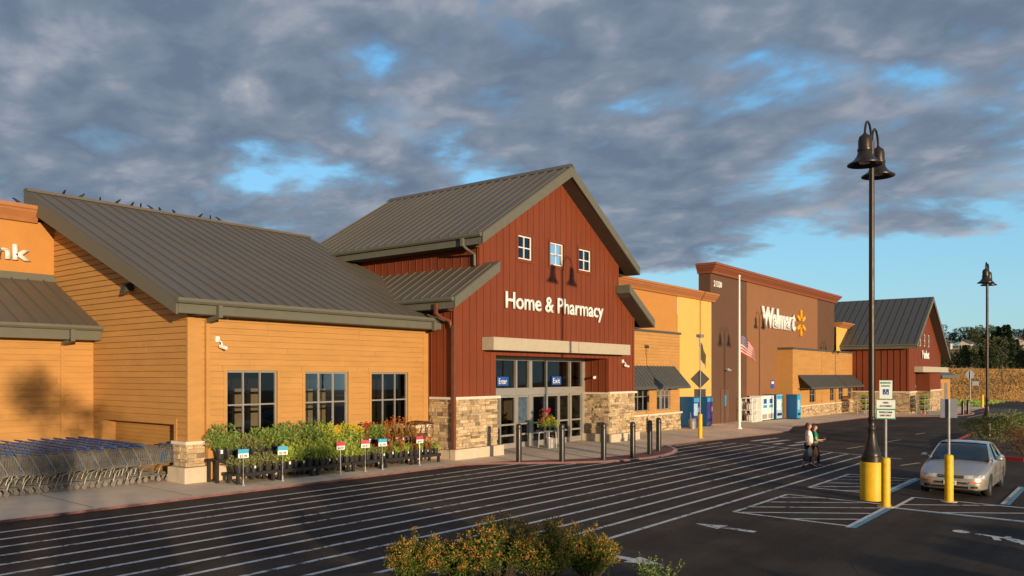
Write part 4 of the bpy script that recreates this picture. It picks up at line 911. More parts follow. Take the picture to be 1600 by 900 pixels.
def potted(name, label, cat, kind, seed, h=.3, rad=.17, group=None, pot=True):
    g = random.Random(seed); r = thing(name, label, cat, (0, 0, 0), group)
    if pot:
        pm = MB(); pm.lathe([(.075, 0), (.10, .17), (.107, .17), (.107, .19), (.095, .19), (.09, .165)], n=12); pm.build('pot', M['pot'], r)
        
        if seed % 3 == 0: tg = MB(); tg.box(-.02, -.112, .10, .02, -.108, .17); tg.build('tag', M['tag'], r)
    z = .05
    m_ = {'lush': 'lush', 'dark': 'dark', 'herb': 'herb', 'yellow': 'lush', 'red': 'dark', 'spike': 'spike', 'lime': 'lime'}[kind]
    if kind in ('spike',):
        mb = MB()
        for i in range(46):
            a = g.uniform(0, 6.28); t = g.uniform(.05, .5); q = Vector((math.cos(a)*t, math.sin(a)*t, 1))
            leaf(mb, (g.uniform(-.05, .05), g.uniform(-.05, .05), z+g.uniform(0, h*.5)), q, h*g.uniform(.4, .75), .03, g, .05)
    elif kind == 'lime':
        mb = MB()
        for i in range(60):
            a = g.uniform(0, 6.28); t = g.uniform(.1, 1.1); leaf(mb, (g.uniform(-.07, .07), g.uniform(-.07, .07), z+g.uniform(0, h*.7)), (math.cos(a)*t, math.sin(a)*t, .8), .17*g.uniform(.7, 1.3), .08, g, .15)
    else:
        mb, cs = bushmesh(g, {'lush': 420, 'dark': 300, 'herb': 260, 'yellow': 220, 'red': 180}[kind], rad, h+.08, z, .075 if kind != 'herb' else .06, .028, 7, .6)
        for i in range(16):      # upright or trailing shoots break the outline
            a = g.uniform(0, 6.28); q = rad*g.uniform(.3, 1.0); b0 = Vector((q*math.cos(a), q*math.sin(a), z+h*g.uniform(.6, .9)))
            for k in range(4): leaf(mb, b0+Vector((0, 0, .03*k)), rdir(g, .7), .06, .02, g)
    mb.build('foliage', LF[m_], r, normals=False)
    fk = {'yellow': ('yfl', 52, .044), 'red': ('rfl', 9, .035), 'spike': ('ofl', 6, .03), 'lush': ('yfl', 5, .014), 'dark': ('ofl', 4, .012)}.get(kind)
    if fk:
        fm = MB()
        for i in range(fk[1]):
            a = g.uniform(0, 6.28); q = rad*math.sqrt(g.random())*1.05; c = Vector((q*math.cos(a), q*math.sin(a), z+.10+h*g.uniform(.88, 1.12)-q*.35))
            if fk[1] < 12: fm.tube([(0, 0, z+.1), c], .003, 3)
            if kind in ('red', 'spike'): c.z += .08
            for k in range(9): leaf(fm, c, (math.cos(k*.7), math.sin(k*.7), .35), fk[2]*1.2, fk[2]*.8, g)
            if kind in ('red', 'spike'):
                for k in range(8): leaf(fm, c-Vector((0, 0, .02*k)), rdir(g), fk[2], fk[2]*.7, g)
        fm.build('flowers', LF[fk[0]], r, normals=False)
    return r
def bench(x0, x1, y0, y1, h, label):
    r = thing('plant_bench', label, 'plant bench', ((x0+x1)/2, (y0+y1)/2, zs((x0+x1)/2, (y0+y1)/2)), 'black plant benches along the ochre wall')
    z = r.location.z; tp = MB(); y = y0
    while y < y1-.02: tp.box(x0, y, z+h-.03, x1, min(y1, y+.085), z+h); y += .10
    tp.box(x0, y0-.012, z+h-.10, x1, y0-.002, z+h-.005); tp.box(x0, y1+.002, z+h-.10, x1, y1+.012, z+h-.005)
    tp.build('top', M['blackw'], r)
    for x in (x0+.04, x1-.12):
        for y in (y0+.0, y1-.08):
            l_ = MB(); l_.box(x, y, zs(x, y)-.005, x+.08, y+.08, z+h-.032); l_.build('leg', M['blackw'], r)
    return r
bl = [(12.62, 13.92), (13.97, 15.3), (15.35, 16.7), (16.75, 18.1), (18.15, 19.5), (19.55, 20.85)]
for i, (a, b) in enumerate(bl):
    bench(a, b, 19.32, 19.85, .30, 'low black slatted plant bench, %s from the left in the front tier' % ORD[i+1])
    bench(a-.25, b-.28, 19.93, 20.42, .66, 'tall black slatted plant bench, %s from the left against the ochre wall' % ORD[i+1])
desc = {'lush': ('bushy_plant', 'bushy green potted plant'), 'dark': ('leafy_plant', 'dark green potted plant'), 'herb': ('herb_plant', 'grey-green potted herb'), 'yellow': ('flowering_plant', 'yellow-flowered potted plant'), 'red': ('flowering_plant', 'red-flowered potted plant'), 'spike': ('spiky_plant', 'reddish spiky potted plant'), 'lime': ('broadleaf_plant', 'lime broadleaf potted plant')}
proto = {}
def place_plant(kind, x, y, z, sc_, label, group):
    v = rnd.randrange(3); key = (kind, v)
    if key not in proto:
        p = potted(desc[kind][0], label, 'potted plant', kind, 100+v*17+len(kind)*7, {'lush': .46, 'dark': .42, 'herb': .26, 'yellow': .36, 'red': .30, 'spike': .42, 'lime': .30}[kind], {'lush': .25, 'dark': .23, 'yellow': .22}.get(kind, .19), group)
        proto[key] = (p, snap(p)); o = p
    else: o = dup(proto[key][0], label=label, tree=proto[key][1])
    o.location = (x, y, z); o.rotation_euler = (0, 0, rnd.uniform(-.6, .6)); o.scale = (sc_,)*3; o['group'] = group
    return o
tiers = [('front', 19.46, .30, 12.78, 20.8, .235), ('second', 19.72, .30, 12.82, 20.8, .27), ('third', 20.05, .66, 12.62, 20.4, .27), ('back', 20.30, .66, 12.66, 20.4, .25)]
for tn, y, h, x0, x1, st in tiers:
    x = x0; k = 0
    while x < x1:
        q = rnd.random(); s_ = rnd.uniform(.95, 1.3)
        if tn in ('front', 'second'):
            kind = 'herb' if x < 14.2 else ('lush' if x < 17.4 else ('lime' if q < .3 else 'spike' if q < .55 else 'herb' if q < .85 else 'red'))
            if kind == 'herb' and x > 17.4: s_ *= .9
        else:
            s_ *= 1.22; kind = ('herb' if q < .6 else 'dark') if x < 14.0 else 'dark' if x < 16.1 else ('yellow' if q < .9 else 'lush') if x < 17.7 else ('red' if q < .6 else 'dark') if x < 18.5 else ('spike' if q < .55 else 'lime' if q < .8 else 'red')
        k += 1
        place_plant(kind, x, y+rnd.uniform(-.03, .03), zs((x), y)+h+.0, s_, '%s, %s from the left in the %s bench line' % (desc[kind][1], ORD[k], tn), 'potted plants on the black benches')
        x += st*rnd.uniform(.9, 1.15)
def pricesign(x, y, colr, zt, label, rz=0.0):
    r = thing('price_sign', label, 'price sign', (0, 0, 0), 'price signs in front of the plants')
    p = MB(); p.tube([(0, 0, .02), (0, 0, zt)], .011, 6); p.build('post', M['galv'], r)
    b = MB(); b.lathe([(.06, 0), (.06, .012), (.025, .05), (.018, .16)], n=10); b.build('base', M['galv'], r)
    f = MB(); f.box(-.165, -.016, zt-.0, .165, -.004, zt+.25); o = f.build('panel', M['signw'], r)
    h = MB(); h.box(-.165, -.022, zt+.13, .165, -.017, zt+.255); h.build('header', M[colr], o)
    t = text('lettering', {'teal': '$2.98', 'redp': '$4.97'}[colr], M['ink'], o, .24, .085, .002, .02); t.location = (-.12, -.019, zt+.01)
    r.location = (x, y, zs(x, y)); r.rotation_euler = (0, 0, rz); r.scale = (.86, .86, .94); return r
for x, y, c_, zt, lb in ((12.70, 19.1, 'teal', .80, 'blue-topped price sign furthest left, in front of the grey-green herbs'), (13.98, 19.1, 'teal', .80, 'blue-topped price sign between the herbs and the bushy green plants'), (16.1, 19.1, 'redp', .80, 'red-topped price sign in front of the yellow flowers'),
    (17.1, 19.1, 'redp', .80, 'red-topped price sign just left of a blue-topped one'), (17.84, 19.1, 'teal', .80, 'blue-topped price sign between two red-topped ones'), (19.55, 19.1, 'redp', .80, 'red-topped price sign nearest the brown garden arch')):
    pricesign(x, y, c_, zt, lb, rnd.uniform(-.15, .15)-.25)
ga = thing('garden_arch', 'small brown metal garden arch with a curved canopy at the end of the benches', 'garden ornament', (20.7, 20.2, zs(20.7, 20.2)))
zb_ = ga.location.z
mb = MB(); mb.prism([(20.27+.9*i/10, zb_+1.32+.10*math.sin(math.pi*i/10)) for i in range(11)] + [(20.27+.9*i/10, zb_+1.28+.10*math.sin(math.pi*i/10)) for i in range(10, -1, -1)], 'y', 19.95, 20.45); mb.build('canopy', M['tan'], ga)
for x in (20.49, 20.95):
    mb = MB(); mb.tube([(x, 20.2, zb_), (x, 20.2, zb_+.7), (x+(.06 if x > 20.7 else -.06), 20.2, zb_+1.36)], .022, 8); mb.build('leg', M['tan'], ga)
for x in (20.22, 21.12):
    mb = MB(); mb.tube([(x+.16*math.cos(R(a)), 20.1, zb_+1.0+.24*math.sin(R(a))) for a in range(-80, 261, 20)], .018, 6); mb.build('hoop', M['tan'], ga)
mb = MB(); mb.lathe([(.05, .0), (.20, .12), (.24, .26), (.22, .26), (.18, .14)], (20.7, 20.2, zb_+.7), 14); mb.build('basin', M['tan'], ga)

# flower stand at the doors
fx, fy = 28.05, 19.75; fz = zs(fx, fy)
fs = thing('flower_table', 'round grey metal table holding flower pots in front of the sliding doors', 'table', (fx, fy, fz))
mb = MB(); mb.lathe([(.48, .72), (.50, .74), (.48, .77)], (fx, fy, fz), 20); mb.build('top', M['alud'], fs)
for a in (45, 135, 225, 315):
    mb = MB(); mb.tube([(fx+.40*math.cos(R(a)), fy+.40*math.sin(R(a)), fz), (fx+.36*math.cos(R(a)), fy+.36*math.sin(R(a)), fz+.73)], .025, 6); mb.build('leg', M['alud'], fs)
tub = thing('metal_tub', 'grey metal tub standing under the flower table', 'tub', (fx+.1, fy-.1, fz)); mb = MB(); mb.lathe([(.16, 0), (.20, .42), (.215, .43), (.19, .43), (.15, .03)], (fx+.1, fy-.1, fz+.002), 16); mb.build('bucket', M['galv'], tub); mb = MB(); mb.tube([(fx+.1+.2*math.cos(R(a)), fy-.1, fz+.40+.16*math.sin(R(a))) for a in range(0, 181, 30)], .008, 6); mb.build('handle', M['galv'], tub)
k = 0
for dx, dy, kind, s_ in ((-.28, .1, 'lime', 1.25), (.0, .2, 'spike', 1.35), (.28, .12, 'yellow', 1.1), (-.12, -.2, 'yellow', .95), (.14, -.25, 'lush', .8), (-.36, -.1, 'red', 1.0), (.36, -.1, 'lime', 1.1)):
    k += 1; place_plant(kind, fx+dx, fy+dy, fz+.77, s_, '%s, %s from the left on the round flower table' % (desc[kind][1], ORD[sorted([-.36, -.28, -.12, 0, .14, .28, .36]).index(dx)+1]), 'flower pots on the round table')
g = random.Random(77); rp = thing('tall_flower', 'tall potted plant with large pink-red blooms rising behind the flower table pots', 'potted plant', (fx+.02, fy+.02, fz+.77))
pm = MB(); pm.lathe([(.075, 0), (.10, .17), (.107, .19), (.09, .165)], (fx+.02, fy+.02, fz+.77), 12); pm.build('pot', M['pot'], rp)
mb, cs = bushmesh(g, 200, .26, .5, .1, .10, .035, 6, .8); mb.v = [(a+fx+.02, b+fy+.02, c+fz+.77) for a, b, c in mb.v]; mb.build('foliage', LF['lime'], rp, normals=False)
mb = MB()
for i in range(7):
    c = Vector((fx+g.uniform(-.22, .26), fy+g.uniform(-.1, .1), fz+.77+.80+g.uniform(-.06, .10)))
    for q in range(26): leaf(mb, c, rdir(g, .2), .075, .05, g)
    mb.tube([(fx+.02, fy+.02, fz+1.0), c], .006, 4)
mb.build('flowers', LF['pfl'], rp, normals=False)

# ------------------------------------------------------------ bollards
def bollard(x, y, h=1.35, r_=.105, m_='blackm', label='', cat='bollard', group=None, pave=True):
    r = thing('bollard', label, cat, (x, y, zs(x, y) if pave else zg(x, y)), group); z = r.location.z
    mb = MB(); mb.lathe([(r_, -.05), (r_, h-.09), (r_*.93, h-.045), (r_*.75, h-.015), (r_*.4, h-.002), (.01, h)], (x, y, z), 18); mb.build('post', M[m_], r, smooth=True)
    if m_ == 'blackm':
        mb = MB(); mb.lathe([(r_+.004, h-.20), (r_+.004, h-.15)], (x, y, z), 18, cap=False); mb.build('reflective_band', M['rubber'], r)
    return r
for i, (x, y) in enumerate(((22.76, 16.93+.35), (24.0, 15.8+.45), (25.65, 15.24+.25), (27.17, 14.9+.2), (28.8, 15.03+.2), (30.5, 15.5+.2), (30.95, 15.95))):
    bollard(x, y, 1.38, label='black steel bollard, %s from the left along the entrance kerb' % ORD[i+1], group='black bollards at the red barn entrance')
for i, (x, y) in enumerate(((80.6, 13.2), (82.4, 12.5), (84.6, 12.1), (86.6, 11.95), (88.4, 12.1), (90.0, 12.4))):
    bollard(x, y, 1.3, .13, label='far black bollard, %s from the left before the far barn' % ORD[i+1], group='far black bollards')
bollard(111.8, 13.9, 1.5, .16, 'yel', 'lone yellow bollard far off where the pavement ends before the dry field')

# ------------------------------------------------------------ lamp posts
def lamp(label, group='bell lamp posts in the car park'):
    r = thing('lamp_post', label, 'lamp post', (0, 0, 0), group)
    mb = MB(); mb.lathe([(.29, -.05), (.29, 1.0), (.28, 1.02)], n=28); mb.build('concrete_base', M['yel'], r, smooth=True, label='yellow painted concrete base')
    mb = MB(); mb.lathe([(.26, 1.02), (.26, 1.16), (.235, 1.18), (.235, 1.24), (.20, 1.30), (.15, 1.48), (.11, 1.68), (.095, 1.86), (.105, 1.88), (.105, 1.93), (.085, 1.96), (.085, 2.12), (.10, 2.14), (.10, 2.18), (.078, 2.22)], n=24); mb.build('pole_base', M['bronze'], r, smooth=True)
    mb = MB(); mb.tube([(0, 0, 2.2), (0, 0, 9.55)], [.078, .066], 16); mb.build('pole', M['bronze'], r, smooth=True)
    for s_ in (-1, 1):
        a = MB(); cx_ = s_*.40; a.tube([(s_*.03, 0, 9.2), (s_*.05, 0, 9.50)] + [(cx_-s_*.35*math.cos(R(t)), 0, 9.55+.42*math.sin(R(t))) for t in range(0, 181, 15)] + [(s_*.75, 0, 9.50)], .030, 8)
        a.build('arm', M['bronze'], r, smooth=True)
        b = MB(); b.lathe([(.03, 9.60), (.06, 9.56), (.14, 9.50), (.165, 9.40), (.165, 9.20), (.185, 9.18), (.185, 9.12), (.17, 9.10), (.20, 9.00), (.27, 8.90), (.36, 8.83), (.43, 8.79), (.43, 8.765), (.36, 8.80), (.24, 8.88), (.16, 9.0)], (s_*.75, 0, 0), 28, cap=False); bb = b.build('bell_shade', M['bronze'], r, smooth=True)
        l_ = MB(); l_.lathe([(.015, 8.79), (.13, 8.81), (.17, 8.88), (.17, 8.92)], (s_*.75, 0, 0), 16); l_.build('lens', M['lens'], bb, smooth=True)
    return r
lp = lamp('nearest bell lamp post, tall dark bronze pole on a yellow concrete base'); ltree = snap(lp)
lp.location = (22.62, 5.37, zg(22.62, 5.37)); lp.rotation_euler = (0, 0, R(1))
o = dup(lp, (52.6, 6.3, zg(52.6, 6.3)), R(1), label='far bell lamp post rising behind the green shrubs', tree=ltree)
for c_ in kids(o):
    if c_.name.startswith('concrete_base'): c_.data = c_.data.copy(); c_.data.materials[0] = M['bronze']; c_['label'] = 'dark base hidden behind shrubs'
for x, y, lb in ((39.8, -7.8, 'bell lamp post off to the right of the car park, nearer one'), (62.7, -7.8, 'bell lamp post off to the right of the car park, farther one')): dup(lp, (x, y, zg(x, y)), R(1), label=lb, tree=ltree)

# ------------------------------------------------------------ sign posts
def signpost(name, label, x, y, zc, top, ang=0.0, pave=False, bh=1.25):
    z = zs(x, y) if pave else zg(x, y)
    r = thing(name, label, 'sign post', (x, y, z))
    mb = MB(); mb.lathe([(.20, -.02), (.20, .015)], (x, y, z), 20); mb.build('footing', M['plinth'], r)
    mb = MB(); mb.lathe([(.108, .015), (.108, bh-.06), (.10, bh-.02), (.06, bh), (.03, bh)], (x, y, z), 20); mb.build('bollard_base', M['yel'], r, smooth=True)
    mb = MB(); mb.tube([(x, y, z+bh-.02), (x, y, z+top)], .03, 8); mb.build('post', M['galv'], r)
    return r, z
def panel(parent, name, m_, o, ang, pts, th=.006, label=None):
    """flat panel, local u right / v up, facing the way ang points (0 = faces -X)"""
    ca, sa = math.cos(ang), math.sin(ang); U = Vector((sa, -ca, 0)); Nn = Vector((-ca, -sa, 0)); mb = MB(); n = len(pts)
    vs = [Vector(o)+U*u+Vector((0, 0, v))+Nn*d for d in (th, 0) for u, v in pts]
    mb.add(vs, [tuple(range(n)), tuple(range(2*n-1, n-1, -1))] + [(i, (i+1) % n, n+(i+1) % n, n+i) for i in range(n)]); return mb.build(name, M[m_], parent, label=label)
rect = lambda a, b, c, d: [(a, b), (c, b), (c, d), (a, d)]
HX, HY_ = 21.62, 4.80; r, z = signpost('accessible_parking_sign', 'white accessible-parking sign post with green lettering on a yellow bollard base', HX, HY_, 0, 3.16)
def stext(body, par, o, ang, u, v, w_, h_, m_='green', d=.016):
    t = text('lettering', body, M[m_], par, w_, h_, .002, .015); ca, sa = math.cos(ang), math.sin(ang); U = Vector((sa, -ca, 0)); Nn = Vector((-ca, -sa, 0))
    t.rotation_euler = (0, 0, ang-R(90)); t.location = Vector(o)+U*u+Vector((0, 0, v))+Nn*d - wloc(par); return t
sa_ = R(14); o_ = Vector((HX, HY_, 0)) + Vector((-math.cos(sa_), -math.sin(sa_), 0))*.036
p = panel(r, 'sign_panel', 'green', o_+Vector((0, 0, z+2.72)), sa_, rect(-.155, 0, .155, .475)); q = o_+Vector((0, 0, z+2.72))
panel(p, 'sign_face', 'signw', q, sa_, rect(-.145, .01, .145, .465), .010); panel(p, 'wheelchair_field', 'blue', q, sa_, rect(-.07, .11, .07, .25), .013)
stext('RESERVED', p, q, sa_, -.12, .385, .24, .045); stext('PARKING', p, q, sa_, -.10, .31, .20, .04)
wc = MB(); ca, sn = math.cos(sa_), math.sin(sa_); U_ = Vector((sn, -ca, 0)); N_ = Vector((-ca, -sn, 0))
P3 = lambda u, v, d=.018: q + U_*u + Vector((0, 0, v)) + N_*d
wc.tube([P3(-.005+.038*math.cos(R(a)), .155+.038*math.sin(R(a))) for a in range(150, 400, 20)], .005, 5); wc.tube([P3(-.012, .215), P3(-.008, .175), P3(.022, .172), P3(.036, .135), P3(.05, .138)], .006, 5); wc.blob(P3(-.014, .228), .012, 8, 5); wc.build('wheelchair_symbol', M['signw'], p)
p = panel(r, 'sign_panel', 'green', o_+Vector((0, 0, z+2.215)), sa_, rect(-.225, 0, .225, .49)); q = o_+Vector((0, 0, z+2.215))
panel(p, 'sign_face', 'signw', q, sa_, rect(-.205, .025, .205, .225), .010); panel(p, 'sign_face', 'signw', q, sa_, rect(-.215, .262, .215, .48), .010)
stext('VAN', p, q, sa_, -.06, .39, .12, .045, 'ink'); stext('ACCESSIBLE', p, q, sa_, -.14, .31, .28, .04, 'ink'); stext('WHEELCHAIR', p, q, sa_, -.15, .15, .30, .045, 'ink'); stext('USER ONLY', p, q, sa_, -.13, .07, .26, .045, 'ink')
SX, SY = 23.75, 3.72; r, z = signpost('parking_sign', 'grey-backed parking sign on a yellow bollard base in front of the silver car', SX, SY, 0, 2.72)
panel(r, 'sign_panel', 'signback', (SX+.035, SY+.01, z+2.22), R(194), rect(-.20, 0, .20, .50))
PX, PY = 38.5, 17.45; r, z = signpost('pedestrian_sign', 'dark diamond sign seen from behind, on a tall post with a yellow bollard base', PX, PY, 0, 5.2, pave=True, bh=1.25)
panel(r, 'sign_panel', 'signdark', (PX+.04, PY+.03, z+3.05), R(217), [(0, -.50), (.50, 0), (0, .50), (-.50, 0)]); panel(r, 'sign_plate', 'signdark', (PX+.04, PY+.03, z+2.15), R(217), rect(-.30, 0, .30, .38))
mb = MB(); mb.box(PX-.22, PY-.12, z+5.2, PX+.22, PY+.12, z+5.36); mb.tube([(PX-.15, PY, z+5.2), (PX-.15, PY-.02, z+4.8), (PX, PY, z+4.7)], .02, 6); mb.build('beacon', M['alud'], r)

# ------------------------------------------------------------ flagpole and flag
FX, FY = 47.4, 18.9; fz = zs(FX, FY); r = thing('flagpole', 'tall white flagpole standing before the dark brown wall', 'flagpole', (FX, FY, fz))
mb = MB(); mb.tube([(FX, FY, fz), (FX, FY, fz+9.35)], [.085, .05], 12); mb.build('pole', M['white'], r, smooth=True); mb = MB(); mb.lathe([(.16, 0), (.16, .04), (.10, .10)], (FX, FY, fz), 16); mb.build('base', M['white'], r); mb = MB(); mb.blob((FX, FY, fz+9.42), .08, 10, 8); mb.build('ball', M['white'], r, smooth=True)
mb = MB(); nu, nv = 26, 26; U_ = Vector((.61, -.79, 0)); W_ = Vector((.79, .61, 0)); pts = []
for j in range(nv+1):
    for i in range(nu+1):
        u, v = i/nu, j/nv; p = Vector((FX, FY, 0)) + U_*(.09+.86*u**.85) + W_*(.10*math.sin(u*9+v*2)*u**.5); p.z = 5.62 - v*(1.12-.25*u) - .80*u**1.25 + .05*math.sin(u*7+v*3); pts.append(p)
mb.v = [tuple(p) for p in pts]
for j in range(nv):
    for i in range(nu):
        mb.f.append((j*(nu+1)+i, j*(nu+1)+i+1, (j+1)*(nu+1)+i+1, (j+1)*(nu+1)+i)); st = j*13//nv
        k = 2 if (i < nu*.4 and st < 7) else (0 if st % 2 == 0 else 1)
        if k == 2 and (i % 2 == 1 and j % 2 == 1): k = 1
        mb.m.append(k)
fl = thing('flag', 'drooping red, white and blue striped flag at half height on the white pole', 'flag', (FX+.06, FY-.08, 4.9)); mb.build('cloth', [M['flagr'], M['flagw'], M['flagb']], fl, smooth=True, normals=False)

# ------------------------------------------------------------ vending machines and ice freezers
def vending(x0, x1, y0, y1, label, front, side, logo):
    z = zs((x0+x1)/2, y0); r = thing('vending_machine', label, 'vending machine', ((x0+x1)/2, (y0+y1)/2, z), 'vending machines along the wall')
    mb = MB(); mb.box(x0, y0+.04, z+.06, x1, y1, z+1.92); mb.build('cabinet', M[side], r)
    mb = MB(); mb.box(x0+.03, y0, z+.10, x1-.03, y0+.038, z+1.90); d = mb.build('front_panel', M[front], r); mb = MB(); mb.box(x0+.1, y0-.012, z+.75, x0+(x1-x0)*.66, y0-.002, z+1.5); mb.build('product_window', M[logo], d)
    mb = MB(); mb.box(x0+.1, y0-.012, z+1.58, x1-.1, y0-.002, z+1.84); mb.build('top_print', M['teal'], d); mb = MB(); mb.box(x1-.22, y0-.02, z+.95, x1-.10, y0-.002, z+1.25); mb.build('coin_panel', M['grey'], d); mb = MB(); mb.box(x0+.14, y0-.012, z+.3, x1-.14, y0-.002, z+.5); mb.build('delivery_slot', M['ink'], d)
    mb = MB(); mb.box(x0+.05, y0+.1, z-.01, x1-.05, y1-.05, z+.06); mb.build('feet', M['rubber'], r)
    return r
vending(45.75, 46.70, 21.2, 22.05, 'blue vending machine with a purple front, left one of the near pair', 'vpurp', 'vblue', 'vlight')
vending(47.75, 48.70, 21.2, 22.05, 'blue vending machine with a purple front, right one of the near pair', 'vpurp', 'vblue', 'vpurp')
vending(60.0, 61.3, 21.0, 21.9, 'pale-fronted vending machine beside the white ice freezer', 'vlight', 'vblue', 'signw')
vending(62.0, 62.9, 20.1, 20.95, 'blue vending machine at the right end of the row beside the stone base', 'teal', 'vblue', 'vlight')
z = zs(58, 21); r = thing('ice_freezer', 'white two-door ice freezer with blue print', 'ice freezer', (58.2, 21.5, z)); mb = MB(); mb.box(57.0, 21.06, z+.08, 59.5, 21.95, z+1.85); mb.build('cabinet', M['white'], r)
for a in (57.06, 58.28):
    mb = MB(); mb.box(a, 21.02, z+.6, a+1.16, 21.058, z+1.80); d = mb.build('door', M['signw'], r); mb = MB(); mb.box(a+.2, 21.010, z+.95, a+.96, 21.019, z+1.18); mb.build('print', M['teal'], d); mb = MB(); mb.box(a+.25, 21.010, z+1.26, a+.91, 21.019, z+1.62); mb.build('print', M['blue'], d)
    mb = MB()
    for k in range(4): mb.box(a+.1+.26*k, 21.03, z+.15, a+.28+.26*k, 21.057, z+.5)
    mb.build('grille', M['grey'], r)
z = zs(55.5, 21); r = thing('gas_bottle_cage', 'white wire cage of gas bottles left of the ice freezer', 'cage', (55.6, 21.4, z)); mb = MB()
for x in (55.0, 55.9, 56.8):
    for y in (21.0, 21.8): mb.tube([(x, y, z), (x, y, z+1.7)], .03, 6)
for zz_ in (.05, .85, 1.7):
    for y in (21.0, 21.8): mb.tube([(55.0, y, z+zz_), (56.8, y, z+zz_)], .025, 6)
    for x in (55.0, 56.8): mb.tube([(x, 21.0, z+zz_), (x, 21.8, z+zz_)], .025, 6)
for i in range(18): mb.tube([(55.0+.1*i, 21.0, z), (55.0+.1*i, 21.0, z+1.7)], .008, 4)
mb.build('cage_frame', M['white'], r)
for i in range(4):
    for k in range(2):
        g_ = thing('gas_bottle', 'white gas bottle, %s from the left on the %s shelf of the cage' % (ORD[i+1], ('lower', 'upper')[k]), 'gas bottle', (55.25+.43*i, 21.4, z+.06+.82*k), 'gas bottles in the white cage'); mb = MB(); mb.lathe([(.12, 0), (.16, .05), (.16, .34), (.10, .44), (.03, .46)], g_.location, 12); mb.build('tank', M['hwall'], g_, smooth=True); mb = MB(); mb.tube([(g_.location.x, 21.4, g_.location.z+.44), (g_.location.x, 21.4, g_.location.z+.56)], .05, 8); mb.build('valve', M['alud'], g_)
mb = MB(); b_ = thing('litter_bin', 'small grey litter bin beside the blue vending machine', 'litter bin', (45.0, 20.9, zs(45.0, 20.9))); mb.lathe([(.2, 0), (.24, .45), (.25, .5), (.18, .62), (.04, .64)], b_.location, 14); mb.build('body', M['alud'], b_); mb = MB(); mb.tube([b_.location+Vector((-.2, 0, .1)), b_.location+Vector((-.26, 0, 1.0))], .02, 6); mb.build('handle', M['alud'], b_)

# far flower racks, cone
def rack(x, y, label):
    z = zs(x, y); r = thing('flower_rack', label, 'flower rack', (x, y, z), 'flower racks by the far barn')
    for k in range(3):
        mb = MB(); mb.box(x-1.2, y-.4, z+.35+.5*k, x+1.2, y+.4, z+.40+.5*k); mb.build('shelf', M['grey'], r)
    for sx in (-1.15, 1.15):
        for sy in (-.36, .36): mb = MB(); mb.tube([(x+sx, y+sy, z), (x+sx, y+sy, z+1.5)], .035, 6); mb.build('post', M['galv'], r)
    return r
rg = random.Random(12)
for (x, y, lb) in ((77.6, 19.0, 'grey rack of yellow flowers under the end of the long awning'), (82.0, 15.0, 'grey rack of plants by the far barn corner downpipe')):
    rack(x, y, lb)
    for k in range(3):
        for i in range(6):
            kind = 'yellow' if x < 80 else ('lush' if rg.random() < .5 else 'yellow'); o = place_plant(kind, x-1.0+.4*i, y-.1, zs(x, y)+.40+.5*k, 1.25, '%s, %s on the %s shelf of the rack %s' % (desc[kind][1], ORD[i+1], ('bottom', 'middle', 'top')[k], 'under the awning' if x < 80 else 'by the barn corner'), 'plants on the far racks'); o.scale = (1.3, 1.3, .75)
cz = zs(83.4, 15.1); cn = thing('traffic_cone', 'orange cone leaning by the far barn stone pier', 'cone', (83.4, 15.1, cz)); mb = MB(); mb.lathe([(.20, .04), (.19, .05), (.04, .85), (.02, .86)], (83.4, 15.1, cz), 14); mb.build('body', M['cone'], cn); mb = MB(); mb.box(83.15, 14.85, cz, 83.65, 15.35, cz+.04); mb.build('base', M['cone'], cn)
z = zg(125, 17); r = thing('stop_sign', 'octagonal road sign seen from behind before the dry field', 'road sign', (125.2, 17.0, z)); mb = MB(); mb.tube([(125.2, 17, z), (125.2, 17, z+4.6)], .06, 8); mb.build('post', M['galv'], r)
panel(r, 'sign_panel', 'signback', (125.3, 17.05, z+4.1), R(217), [(.62*math.cos(R(22.5+45*k)), .62*math.sin(R(22.5+45*k))) for k in range(8)]); panel(r, 'sign_plate', 'signback', (125.3, 17.05, z+2.6), R(217), rect(-1.2, 0, -.3, .6)); 
z = zs(112, 17); r = thing('notice_board', 'small white notice board with a blue panel near the pavement end', 'notice board', (113, 18.0, z)); mb = MB(); mb.box(112.95, 17.7, z, 113.05, 18.3, z+1.9); mb.build('board', M['signw'], r); mb = MB(); mb.box(112.93, 17.82, z+.9, 112.948, 18.18, z+1.6); mb.build('notice', M['teal'], r)

